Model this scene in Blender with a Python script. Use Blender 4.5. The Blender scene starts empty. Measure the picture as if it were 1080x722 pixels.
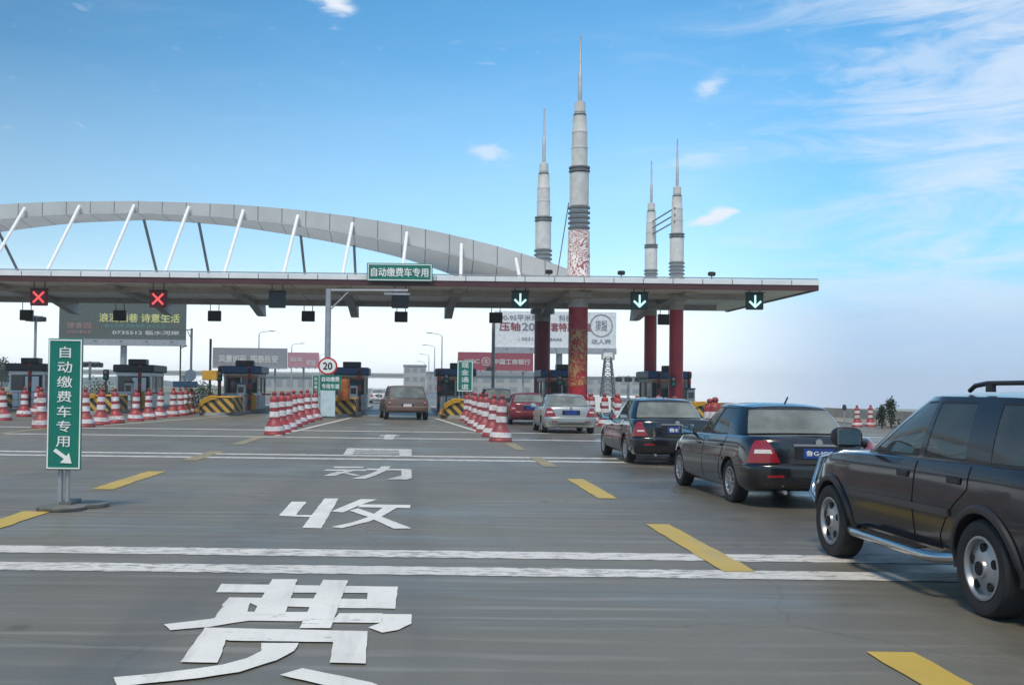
import bpy, bmesh, math, random
import numpy as np
from mathutils import Vector, Matrix
random.seed(7); rad = math.radians
S = bpy.context.scene
C = S.collection

# ------------------------------------------------------------------ camera
cd = bpy.data.cameras.new('camera'); cam = bpy.data.objects.new('camera', cd); C.objects.link(cam)
cd.sensor_width = 36; cd.lens = 36*1120/1080; cd.shift_x = 109/1080; cd.shift_y = 20/1080
cd.clip_start = .05; cd.clip_end = 20000
p_, r_ = rad(1.4), rad(.7)
Rv = Vector((math.cos(r_), 0, math.sin(r_))); Uv = Vector((-math.sin(r_), 0, math.cos(r_))); Fv = Vector((0, 1, 0))
mp = Matrix.Rotation(p_, 3, 'X'); Rv, Uv, Fv = mp@Rv, mp@Uv, mp@Fv
cam.matrix_world = Matrix(((Rv.x, Uv.x, -Fv.x, 0), (Rv.y, Uv.y, -Fv.y, 0), (Rv.z, Uv.z, -Fv.z, 1.65), (0, 0, 0, 1)))
S.camera = cam

# ------------------------------------------------------------------ sky, sun, exposure
SUN_EL, SUN_AZ = 60, 205      # azimuth: clockwise from +Y, where the light comes from (behind the camera, a little to the left)
w = bpy.data.worlds.new('World'); S.world = w; w.use_nodes = True
nt = w.node_tree; nt.nodes.clear()
class NB:
    """small helper for node trees"""
    def __init__(s, nt): s.nt = nt
    def n(s, t, **k):
        a = s.nt.nodes.new(t)
        for q, v in k.items(): setattr(a, q, v)
        return a
    def lk(s, a, b): s.nt.links.new(a, b)
    def put(s, sock, v):
        if isinstance(v, bpy.types.NodeSocket): s.lk(v, sock)
        elif v is not None: sock.default_value = v
    def m(s, op, a, b=None, c=None, clamp=False):
        x = s.n('ShaderNodeMath', operation=op, use_clamp=clamp)
        for i, v in enumerate((a, b, c)):
            if v is not None: s.put(x.inputs[i], v)
        return x.outputs[0]
    def mix(s, f, a, b, bt='MIX'):
        x = s.n('ShaderNodeMix', data_type='RGBA', blend_type=bt)
        s.put(x.inputs[0], f); s.put(x.inputs[6], a); s.put(x.inputs[7], b)
        return x.outputs[2]
    def ramp(s, f, pts, interp='LINEAR'):
        x = s.n('ShaderNodeValToRGB'); x.color_ramp.interpolation = interp
        e = x.color_ramp.elements
        while len(e) < len(pts): e.new(.5)
        for el, (p, c) in zip(e, pts):
            el.position = p; el.color = c if hasattr(c, '__len__') else (c, c, c, 1)
        s.put(x.inputs[0], f); return x.outputs[0]
    def noise(s, vec, scale, detail=4, rough=.55, dist=0):
        x = s.n('ShaderNodeTexNoise'); x.inputs['Scale'].default_value = scale
        x.inputs['Detail'].default_value = detail; x.inputs['Roughness'].default_value = rough; x.inputs['Distortion'].default_value = dist
        if vec is not None: s.lk(vec, x.inputs['Vector'])
        return x.outputs['Fac']
    def smooth(s, x, a, b):
        q = s.n('ShaderNodeMapRange', interpolation_type='SMOOTHSTEP'); s.put(q.inputs[0], x)
        q.inputs[1].default_value = a; q.inputs[2].default_value = b; return q.outputs[0]
b = NB(nt)
sky = b.n('ShaderNodeTexSky', sky_type='NISHITA', sun_disc=False)
sky.sun_elevation = rad(SUN_EL); sky.sun_rotation = rad(SUN_AZ); sky.air_density = 1.0; sky.dust_density = .6; sky.ozone_density = 1.6
tc = b.n('ShaderNodeTexCoord').outputs['Generated']
sp = b.n('ShaderNodeSeparateXYZ'); b.lk(tc, sp.inputs[0]); dx, dy, dz = sp.outputs
hor = b.m('SQRT', b.m('ADD', b.m('MULTIPLY', dx, dx), b.m('MULTIPLY', dy, dy)))
az = b.m('ARCTAN2', dx, dy)                       # 0 straight ahead, + to the east
el = b.m('ARCTANGENT', b.m('DIVIDE', dz, b.m('MAXIMUM', hor, .001)))
HAZE_W, HAZE_B = (11.8, 12.4, 12.8, 1), (4.9, 6.3, 8.9, 1)
side = b.smooth(az, .22, .42)
hz = b.mix(side, HAZE_W, HAZE_B); hz = b.mix(b.smooth(b.m('ABSOLUTE', az), 1.1, 1.9), hz, (5.2, 5.5, 5.9, 1))   # bright ahead; unseen horizon behind the camera dimmed to lessen fill light
f = b.ramp(b.m('DIVIDE', el, .6), [(0, 1), (.11, .86), (.18, .36), (.23, .25), (.31, .19), (.40, .11), (.5, .03), (.64, .0)])
tint = b.mix(1.0, sky.outputs[0], (.60, 1.36, 1.62, 1), 'MULTIPLY'); tint = b.mix(1.0, tint, b.ramp(b.m('ADD', az, .5), [(.1, .80), (.45, 1.10), (.7, 1.22), (1, 1.2)]), 'MULTIPLY')
col = b.mix(f, tint, hz)
# clouds: thin veils and a few wisps, all as directions in the sky
cv = b.n('ShaderNodeCombineXYZ'); b.lk(az, cv.inputs[0]); b.lk(b.m('MULTIPLY', el, 2.6), cv.inputs[1])
cv = cv.outputs[0]
def wisp(u, v, ru, rv, tilt=0):
    c_, s_ = math.cos(tilt), math.sin(tilt)
    a0 = b.m('SUBTRACT', az, u); e0 = b.m('SUBTRACT', el, v)
    a = b.m('DIVIDE', b.m('ADD', b.m('MULTIPLY', a0, c_), b.m('MULTIPLY', e0, s_)), ru)
    e = b.m('DIVIDE', b.m('SUBTRACT', b.m('MULTIPLY', e0, c_), b.m('MULTIPLY', a0, s_)), rv)
    return b.m('SUBTRACT', 1, b.m('SQRT', b.m('ADD', b.m('MULTIPLY', a, a), b.m('MULTIPLY', e, e))), clamp=True)
n1 = b.noise(cv, 9, 8, .62, .6); n2 = b.noise(cv, 3.2, 6, .6, .9); n3 = b.noise(cv, 34, 5, .6, .5)
acc = None
for args, amp in (((-.077, .352, .035, .018, -.35), 1.0), ((.075, .218, .034, .014, -.25), .62), ((.276, .272, .024, .015, .5), .6), ((.282, .158, .034, .0095, .30), 1.5),
                  ((.27, .208, .06, .012, .1), .45), ((.45, .275, .13, .035, .12), .5)):
    q = b.m('MULTIPLY', b.smooth(b.m('ADD', wisp(*args), b.m('MULTIPLY', b.m('SUBTRACT', n3, .5), 1.5)), .15, 1.0), amp)
    acc = q if acc is None else b.m('MAXIMUM', acc, q)
mq = b.n('ShaderNodeMapping'); mq.inputs['Rotation'].default_value = (0, 0, .35); mq.inputs['Scale'].default_value = (1.0, 2.0, 1); b.lk(cv, mq.inputs[0])
n4 = b.noise(mq.outputs[0], 5.5, 10, .66, 1.1); n5 = b.noise(mq.outputs[0], 1.9, 4, .5, .6)
vm = b.m('ADD', b.m('MULTIPLY', n4, .6), b.m('MULTIPLY', n5, .4))
veil = b.m('MULTIPLY', b.smooth(b.m('ADD', vm, b.m('MULTIPLY', b.smooth(az, .25, .55), .10)), .46, .70), b.m('ADD', b.m('MULTIPLY', b.smooth(az, .16, .46), .62), .06))
cl = b.m('MINIMUM', b.m('MAXIMUM', acc, veil), 1)
cl = b.m('MULTIPLY', cl, b.smooth(el, .02, .12))
col = b.mix(cl, col, (8.2, 8.9, 10.0, 1))
bg = b.n('ShaderNodeBackground'); bg.inputs[1].default_value = .1; b.lk(col, bg.inputs[0])
b.lk(bg.outputs[0], b.n('ShaderNodeOutputWorld').inputs[0])
sd = bpy.data.lights.new('sun', 'SUN'); sd.energy = 3.2; sd.angle = rad(13); sd.color = (1, .85, .66)
sun = bpy.data.objects.new('sun', sd); C.objects.link(sun)
sdir = Vector((math.sin(rad(SUN_AZ))*math.cos(rad(SUN_EL)), math.cos(rad(SUN_AZ))*math.cos(rad(SUN_EL)), math.sin(rad(SUN_EL))))
sun.rotation_euler = sdir.to_track_quat('Z', 'Y').to_euler(); sun.location = (0, -20, 60)
S.view_settings.view_transform = 'Standard'; S.view_settings.look = 'None'; S.view_settings.gamma = 1; S.view_settings.exposure = 0.0
S.cycles.max_bounces = 8; S.cycles.volume_bounces = 2; S.cycles.transparent_max_bounces = 16

# ------------------------------------------------------------------ materials
MATS = {}
def mat(name, col, rough=.6, metal=0, var=.12, vs=3.0, bump=0, bs=60, coat=0, emit=0, spec=.5, dirt=None):
    """procedural Principled material: base colour varied by two noises, roughness varied, optional fine bump and dirt"""
    if name in MATS: return MATS[name]
    m = bpy.data.materials.new(name); m.use_nodes = True; t = m.node_tree; k = NB(t)
    p = t.nodes['Principled BSDF']; pos = k.n('ShaderNodeTexCoord').outputs['Object']
    n = k.noise(pos, vs, 6, .6)
    c = (*col, 1) if len(col) == 3 else col
    dk = tuple(x*(1-var) for x in c[:3])+(1,); lt = tuple(min(1, x*(1+var)) for x in c[:3])+(1,)
    cc = k.mix(k.smooth(n, .3, .7), dk, lt)
    if dirt:
        cc = k.mix(k.m('MULTIPLY', k.smooth(k.noise(pos, vs*2.3, 8, .7), .5, .75), dirt), cc, (.09, .08, .065, 1))
    k.lk(cc, p.inputs['Base Color'])
    k.lk(k.m('ADD', rough-.06, k.m('MULTIPLY', k.noise(pos, vs*4, 4), .12), clamp=True), p.inputs['Roughness'])
    p.inputs['Metallic'].default_value = metal; p.inputs['Coat Weight'].default_value = coat; p.inputs['Coat Roughness'].default_value = .06
    p.inputs['Specular IOR Level'].default_value = spec
    if emit:
        k.lk(cc, p.inputs['Emission Color']); p.inputs['Emission Strength'].default_value = emit
    if bump:
        bm_ = k.n('ShaderNodeBump'); bm_.inputs['Strength'].default_value = bump; bm_.inputs['Distance'].default_value = .01
        k.lk(k.noise(pos, bs, 5), bm_.inputs['Height']); k.lk(bm_.outputs[0], p.inputs['Normal'])
    MATS[name] = m; return m
def glass(name, tint=(.62, .70, .68), pale_mix=.10):
    m = bpy.data.materials.new(name); m.use_nodes = True; t = m.node_tree; k = NB(t); t.nodes.remove(t.nodes['Principled BSDF'])
    tr = k.n('ShaderNodeBsdfTransparent'); tr.inputs[0].default_value = (*tint, 1)
    gl = k.n('ShaderNodeBsdfGlossy'); gl.inputs['Roughness'].default_value = .03
    fr = k.n('ShaderNodeFresnel'); fr.inputs[0].default_value = 1.5
    pos = k.n('ShaderNodeTexCoord').outputs['Object']
    df = k.n('ShaderNodeBsdfDiffuse'); df.inputs[0].default_value = (.42, .47, .45, 1)  # pale layer: dust, and haze reflection painted into the rear panes
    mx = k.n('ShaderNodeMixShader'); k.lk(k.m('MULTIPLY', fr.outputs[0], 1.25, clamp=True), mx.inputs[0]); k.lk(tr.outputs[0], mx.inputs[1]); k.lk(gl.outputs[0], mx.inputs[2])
    m2 = k.n('ShaderNodeMixShader'); k.lk(k.m('MULTIPLY', k.m('ADD', .4, k.m('MULTIPLY', k.smooth(k.noise(pos, 1.3, 3), .3, .8), .6)), pale_mix), m2.inputs[0]); k.lk(mx.outputs[0], m2.inputs[1]); k.lk(df.outputs[0], m2.inputs[2])
    k.lk(m2.outputs[0], t.nodes['Material Output'].inputs[0]); return m
def striped(name, ca, cb, freq, vec=(1, 0, 1), rough=.6):
    """two-colour painted stripes along a direction in object space"""
    m = bpy.data.materials.new(name); m.use_nodes = True; t = m.node_tree; k = NB(t); p = t.nodes['Principled BSDF']
    pos = k.n('ShaderNodeTexCoord').outputs['Object']
    d = k.n('ShaderNodeVectorMath', operation='DOT_PRODUCT'); k.lk(pos, d.inputs[0]); d.inputs[1].default_value = vec
    s_ = k.m('GREATER_THAN', k.m('FRACT', k.m('MULTIPLY', d.outputs['Value'], freq)), .5)
    c = k.mix(s_, (*ca, 1), (*cb, 1))
    c = k.mix(k.m('MULTIPLY', k.smooth(k.noise(pos, 5, 8, .7), .5, .75), .45), c, (.12, .1, .075, 1))
    k.lk(c, p.inputs['Base Color']); p.inputs['Roughness'].default_value = rough; return m

# wet grooved concrete of the plaza
def concrete():
    m = bpy.data.materials.new('plaza_concrete'); m.use_nodes = True; t = m.node_tree; k = NB(t); p = t.nodes['Principled BSDF']
    pos = k.n('ShaderNodeNewGeometry').outputs['Position']
    def sc(x, y):
        q = k.n('ShaderNodeMapping'); q.inputs['Scale'].default_value = (x, y, 1); k.lk(pos, q.inputs[0]); return q.outputs[0]
    big = k.noise(sc(1, 1), .11, 6, .6, .3); streak = k.noise(sc(.12, 4.2), 1.0, 5, .65); fine = k.noise(sc(1, 1), 22, 6, .7); fs = k.noise(sc(.35, 16), 1, 4, .6)
    trk = k.noise(sc(1.1, .06), 1.0, 4, .6)
    c = k.mix(k.smooth(big, .3, .7), (.113, .106, .084, 1), (.170, .159, .126, 1))
    c = k.mix(k.m('MULTIPLY', k.smooth(streak, .45, .8), .42), c, (.24, .228, .20, 1))
    c = k.mix(k.m('MULTIPLY', k.smooth(fs, .5, .85), .28), c, (.09, .088, .082, 1))
    sy0 = k.n('ShaderNodeSeparateXYZ'); k.lk(pos, sy0.inputs[0])
    gr = k.m('ADD', k.m('MULTIPLY', k.m('SINE', k.m('ADD', k.m('MULTIPLY', sy0.outputs[1], 17.5), k.m('MULTIPLY', k.noise(sc(.25, 1.2), 1, 3), 9))), .5), .5)
    gm = k.m('MULTIPLY', k.smooth(gr, .72, 1), k.smooth(k.noise(sc(.3, .9), 1.1, 5, .6), .42, .68))
    c = k.mix(k.m('MULTIPLY', gm, .6), c, (.27, .257, .225, 1))
    c = k.mix(k.m('MULTIPLY', k.smooth(trk, .5, .75), .35), c, (.105, .102, .093, 1))
    c = k.mix(k.m('MULTIPLY', k.smooth(fine, .4, .8), .3), c, (.20, .195, .175, 1))
    c = k.mix(k.m('MULTIPLY', k.smooth(k.noise(sc(1, 1), .5, 7, .65, .5), .55, .75), .35), c, (.095, .088, .072, 1))
    # transverse joints every 5 m
    sy = k.n('ShaderNodeSeparateXYZ'); k.lk(pos, sy.inputs[0])
    j = k.m('LESS_THAN', k.m('FRACT', k.m('DIVIDE', k.m('ADD', sy.outputs[1], 1.3), 5.0)), .004)
    c = k.mix(k.m('MULTIPLY', j, .5), c, (.06, .058, .052, 1))
    # stains, drips along the lanes, fine cracks
    v1 = k.n('ShaderNodeTexVoronoi'); v1.inputs['Scale'].default_value = 1.3; k.lk(sc(1, .8), v1.inputs['Vector'])
    c = k.mix(k.m('MULTIPLY', k.m('MULTIPLY', k.smooth(v1.outputs['Distance'], .16, .02), k.smooth(k.noise(sc(.45, .05), 1, 3), .48, .62)), .6), c, (.05, .047, .04, 1))
    v2 = k.n('ShaderNodeTexVoronoi', feature='DISTANCE_TO_EDGE'); v2.inputs['Scale'].default_value = .22; mv = k.n('ShaderNodeVectorMath', operation='ADD'); nz = k.n('ShaderNodeTexNoise'); nz.inputs['Scale'].default_value = .9; nz.inputs['Detail'].default_value = 6; k.lk(pos, nz.inputs['Vector']); k.lk(pos, mv.inputs[0]); k.lk(nz.outputs['Color'], mv.inputs[1]); k.lk(mv.outputs[0], v2.inputs['Vector'])
    c = k.mix(k.m('MULTIPLY', k.smooth(v2.outputs['Distance'], .005, .001), .25), c, (.05, .047, .04, 1))
    # darker, browner and smoother concrete along the queue lane
    queue_dark = k.m('MULTIPLY', k.m('MULTIPLY', k.smooth(k.m('ADD', sy0.outputs[0], k.m('MULTIPLY', k.noise(sc(.5, .25), 1, 5, .6), 2.4)), 3.6, 6.4), k.smooth(sy0.outputs[0], 10.5, 8.5)), k.smooth(k.noise(sc(.7, .5), 1, 6, .62), .25, .6))
    c = k.mix(k.m('MULTIPLY', queue_dark, .72), c, (.058, .050, .034, 1))
    # tyre bands along the lanes
    tb = k.m('ABSOLUTE', k.m('SUBTRACT', k.m('ABSOLUTE', k.m('SUBTRACT', k.m('MULTIPLY', k.m('FRACT', k.m('DIVIDE', k.m('ADD', sy0.outputs[0], 4.1), 6.58)), 6.58), 3.2)), .85))
    c = k.mix(k.m('MULTIPLY', k.smooth(tb, .5, .1), k.m('MULTIPLY', k.smooth(k.noise(sc(.9, .10), 1, 5, .6), .35, .65), .42)), c, (.085, .080, .070, 1))
    c = k.mix(k.m('MULTIPLY', k.smooth(k.noise(sc(1, 1.3), 70, 3, .8), .52, .74), .5), c, (.062, .060, .053, 1))
    c = k.mix(k.m('MULTIPLY', k.smooth(k.noise(sc(1.1, 1), 48, 3, .8), .58, .78), .45), c, (.30, .29, .26, 1))
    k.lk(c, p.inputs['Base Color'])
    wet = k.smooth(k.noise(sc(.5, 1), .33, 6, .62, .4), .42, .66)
    k.lk(k.m('SUBTRACT', k.m('ADD', .55, k.m('MULTIPLY', fine, .12)), k.m('ADD', k.m('MULTIPLY', wet, .27), k.m('MULTIPLY', queue_dark, .16))), p.inputs['Roughness'])
    bp = k.n('ShaderNodeBump'); bp.inputs['Strength'].default_value = .28; bp.inputs['Distance'].default_value = .008
    k.lk(k.m('ADD', k.m('MULTIPLY', fine, .6), k.m('ADD', k.m('MULTIPLY', fs, .9), k.m('MULTIPLY', gr, .5))), bp.inputs['Height']); k.lk(bp.outputs[0], p.inputs['Normal'])
    return m
def road_paint(name, col, wear=.5):
    """paint film that has flaked through to the concrete in places"""
    m = bpy.data.materials.new(name); m.use_nodes = True; t = m.node_tree; k = NB(t); p = t.nodes['Principled BSDF']
    pos = k.n('ShaderNodeNewGeometry').outputs['Position']
    q = k.n('ShaderNodeMapping'); q.inputs['Scale'].default_value = (.7, 1.6, 1); k.lk(pos, q.inputs[0])
    n1 = k.noise(q.outputs[0], 7, 9, .72); n2 = k.noise(pos, .9, 5)
    v = k.mix(k.smooth(n2, .3, .7), tuple(x*.86 for x in col)+(1,), (*col, 1))
    a = k.smooth(k.m('ADD', n1, k.m('MULTIPLY', n2, .25)), 1.0-wear*.62, 1.12-wear*.62)
    q2 = k.n('ShaderNodeMapping'); q2.inputs['Scale'].default_value = (2.2, .25, 1); k.lk(pos, q2.inputs[0])
    v = k.mix(k.m('MULTIPLY', k.smooth(k.noise(q2.outputs[0], 1.4, 6, .65), .48, .72), .38), v, (.25, .245, .23, 1))     # tyre soiling
    v = k.mix(k.m('MULTIPLY', k.smooth(k.noise(pos, 60, 4, .75), .5, .75), .3), v, (.28, .27, .25, 1))
    k.lk(k.mix(k.m('MULTIPLY', a, .8), v, (.17, .16, .14, 1)), p.inputs['Base Color']); p.inputs['Roughness'].default_value = .5
    return m

# ------------------------------------------------------------------ geometry helpers
class MB:
    """collects shapes and links them as one mesh object"""
    def __init__(s): s.v = []; s.f = []; s.mi = []
    def add(s, vs, fs, mi=0):
        o = len(s.v); s.v += [tuple(map(float, v)) for v in vs]
        s.f += [tuple(o+i for i in f) for f in fs]; s.mi += [mi]*len(fs)
        return s
    def box(s, x0, x1, y0, y1, z0, z1, mi=0, ch=0):
        if ch:   # chamfered vertical and top edges
            c = min(ch, (x1-x0)/2.1, (y1-y0)/2.1, (z1-z0)/2.1)
            def ring(d, z): return [(x0+d+c, y0+d, z), (x1-d-c, y0+d, z), (x1-d, y0+d+c, z), (x1-d, y1-d-c, z), (x1-d-c, y1-d, z), (x0+d+c, y1-d, z), (x0+d, y1-d-c, z), (x0+d, y0+d+c, z)]
            vs = ring(c, z0)+ring(0, z0+c)+ring(0, z1-c)+ring(c, z1)
            fs = [tuple(range(7, -1, -1)), tuple(range(24, 32))]
            for r in range(3):
                for i in range(8): fs.append((r*8+i, r*8+(i+1) % 8, r*8+8+(i+1) % 8, r*8+8+i))
            return s.add(vs, fs, mi)
        return s.add([(x0, y0, z0), (x1, y0, z0), (x1, y1, z0), (x0, y1, z0), (x0, y0, z1), (x1, y0, z1), (x1, y1, z1), (x0, y1, z1)],
                     [(3, 2, 1, 0), (4, 5, 6, 7), (0, 1, 5, 4), (1, 2, 6, 5), (2, 3, 7, 6), (3, 0, 4, 7)], mi)
    def tube(s, pts, r, n=8, mi=0, cap=True):
        pts = [Vector(p) for p in pts]; rs = r if hasattr(r, '__len__') else [r]*len(pts)
        vs, fs = [], []; up = None
        for i, p in enumerate(pts):
            d = (pts[min(i+1, len(pts)-1)]-pts[max(i-1, 0)]).normalized()
            if up is None: up = Vector((0, 0, 1)) if abs(d.z) < .9 else Vector((1, 0, 0))
            a = d.cross(up).normalized(); u = a.cross(d).normalized(); up = u
            for j in range(n):
                t = 2*math.pi*(j+.5)/n; vs.append(p+(a*math.cos(t)+u*math.sin(t))*rs[i])
        for i in range(len(pts)-1):
            for j in range(n): fs.append((i*n+j, i*n+(j+1) % n, (i+1)*n+(j+1) % n, (i+1)*n+j))
        if cap: fs += [tuple(range(n-1, -1, -1)), tuple((len(pts)-1)*n+j for j in range(n))]
        return s.add(vs, fs, mi)
    def lathe(s, prof, n=16, c=(0, 0, 0), axis='Z', mi=0, mis=None, cap=True):
        """prof: (radius, height) pairs; mis: a material index per band"""
        vs, fs, ms = [], [], []
        def P(r, h, t):
            x, y = r*math.cos(t), r*math.sin(t)
            return {'Z': (c[0]+x, c[1]+y, c[2]+h), 'X': (c[0]+h, c[1]+x, c[2]+y), 'Y': (c[0]+y, c[1]+h, c[2]+x)}[axis]
        for r, h in prof: vs += [P(r, h, 2*math.pi*j/n) for j in range(n)]
        for i in range(len(prof)-1):
            for j in range(n): fs.append((i*n+j, i*n+(j+1) % n, (i+1)*n+(j+1) % n, (i+1)*n+j)); ms.append(mis[i] if mis else mi)
        if cap and prof[0][0] > 1e-4: fs.append(tuple(range(n-1, -1, -1))); ms.append(mis[0] if mis else mi)
        if cap and prof[-1][0] > 1e-4: fs.append(tuple((len(prof)-1)*n+j for j in range(n))); ms.append(mis[-1] if mis else mi)
        o = len(s.v); s.v += vs; s.f += [tuple(o+i for i in f) for f in fs]; s.mi += ms
        return s
    def prism(s, poly, y0, y1, plane='XZ', mi=0):
        """poly in a plane, extruded along the third axis from y0 to y1"""
        n = len(poly); pt = {'XZ': lambda a, c, h: (a, h, c), 'YZ': lambda a, c, h: (h, a, c), 'XY': lambda a, c, h: (a, c, h)}[plane]
        vs = [pt(a, c, y0) for a, c in poly]+[pt(a, c, y1) for a, c in poly]
        fs = [tuple(range(n-1, -1, -1)), tuple(range(n, 2*n))]+[(i, (i+1) % n, n+(i+1) % n, n+i) for i in range(n)]
        return s.add(vs, fs, mi)
    def grid(s, rows, mi=0, close=False):
        m = len(rows[0]); vs = [p for r in rows for p in r]; fs = []
        for i in range(len(rows)-1):
            for j in range(m if close else m-1):
                fs.append((i*m+j, i*m+(j+1) % m, (i+1)*m+(j+1) % m, (i+1)*m+j))
        return s.add(vs, fs, mi)
    def build(s, name, mats, parent=None, smooth=None, loc=None):
        me = bpy.data.meshes.new(name); me.from_pydata(s.v, [], s.f)
        for m in (mats if isinstance(mats, (list, tuple)) else [mats]): me.materials.append(m)
        me.polygons.foreach_set('material_index', s.mi)
        bm = bmesh.new(); bm.from_mesh(me); bmesh.ops.recalc_face_normals(bm, faces=bm.faces); bm.to_mesh(me); bm.free()
        if smooth:
            me.polygons.foreach_set('use_smooth', [True]*len(me.polygons)); me.set_sharp_from_angle(angle=rad(smooth))
        o = bpy.data.objects.new(name, me); C.objects.link(o); o.parent = parent
        if loc: o.location = loc
        return o
def tag(o, label=None, cat=None, group=None, kind=None):
    for k, v in (('label', label), ('category', cat), ('group', group), ('kind', kind)):
        if v: o[k] = v
    return o
def thing(name, loc, label, cat, group=None, rz=0):
    o = bpy.data.objects.new(name, None); C.objects.link(o); o.location = loc; o.rotation_euler = (0, 0, rz)
    return tag(o, label, cat, group)
def copy_tree(o, parent=None):
    c = o.copy(); C.objects.link(c); c.parent = parent
    for ch in list(o.children): copy_tree(ch, c)
    return c
ORD = 'nearest,second nearest,third nearest,fourth nearest,fifth nearest,sixth nearest,seventh nearest,eighth nearest,ninth nearest,tenth nearest,eleventh nearest,twelfth nearest,thirteenth nearest'.split(',')

def text(body, cx, cz, wid, hei, m, parent, y=0, name='lettering', bold=.022, line=1.0, mirror=False, thick=0):
    """writing on an upright face that looks towards -Y, fitted into wid x hei round (cx, cz)"""
    cu = bpy.data.curves.new('t', 'FONT'); cu.body = body; cu.align_x = 'CENTER'; cu.space_line = line; cu.resolution_u = 3
    o = bpy.data.objects.new('t', cu); C.objects.link(o)
    dg = bpy.context.evaluated_depsgraph_get()
    m0 = bpy.data.meshes.new_from_object(o.evaluated_get(dg)); bpy.data.objects.remove(o)
    vs = [v.co.copy() for v in m0.vertices]; fs = [tuple(p.vertices) for p in m0.polygons]; me = bpy.data.meshes.new(name)
    sh = [(-bold, 0), (0, -bold), (bold, 0), (0, bold)] if bold else [(0, 0)]     # heavier strokes: the same writing a hair apart, layer over layer
    V, Fc = [], []
    for i_, (sx_, sy_) in enumerate(sh):
        Fc += [tuple(k_+len(V) for k_ in f_) for f_ in fs]; V += [(v.x+sx_, v.y+sy_, i_) for v in vs]
    me.from_pydata(V, [], Fc)
    n = len(me.vertices); a = np.empty(n*3); me.vertices.foreach_get('co', a); a = a.reshape(n, 3)
    lo, hi = a.min(0), a.max(0)
    q = np.zeros_like(a); q[:, 0] = cx+((a[:, 0]-lo[0])/(hi[0]-lo[0])-.5)*wid; q[:, 2] = cz+((a[:, 1]-lo[1])/(hi[1]-lo[1])-.5)*hei; q[:, 1] = y-.0012*a[:, 2]
    me.vertices.foreach_set('co', q.ravel()); me.materials.clear(); me.materials.append(m); me.name = name
    ob = bpy.data.objects.new(name, me); C.objects.link(ob); ob.parent = parent
    return ob

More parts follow.
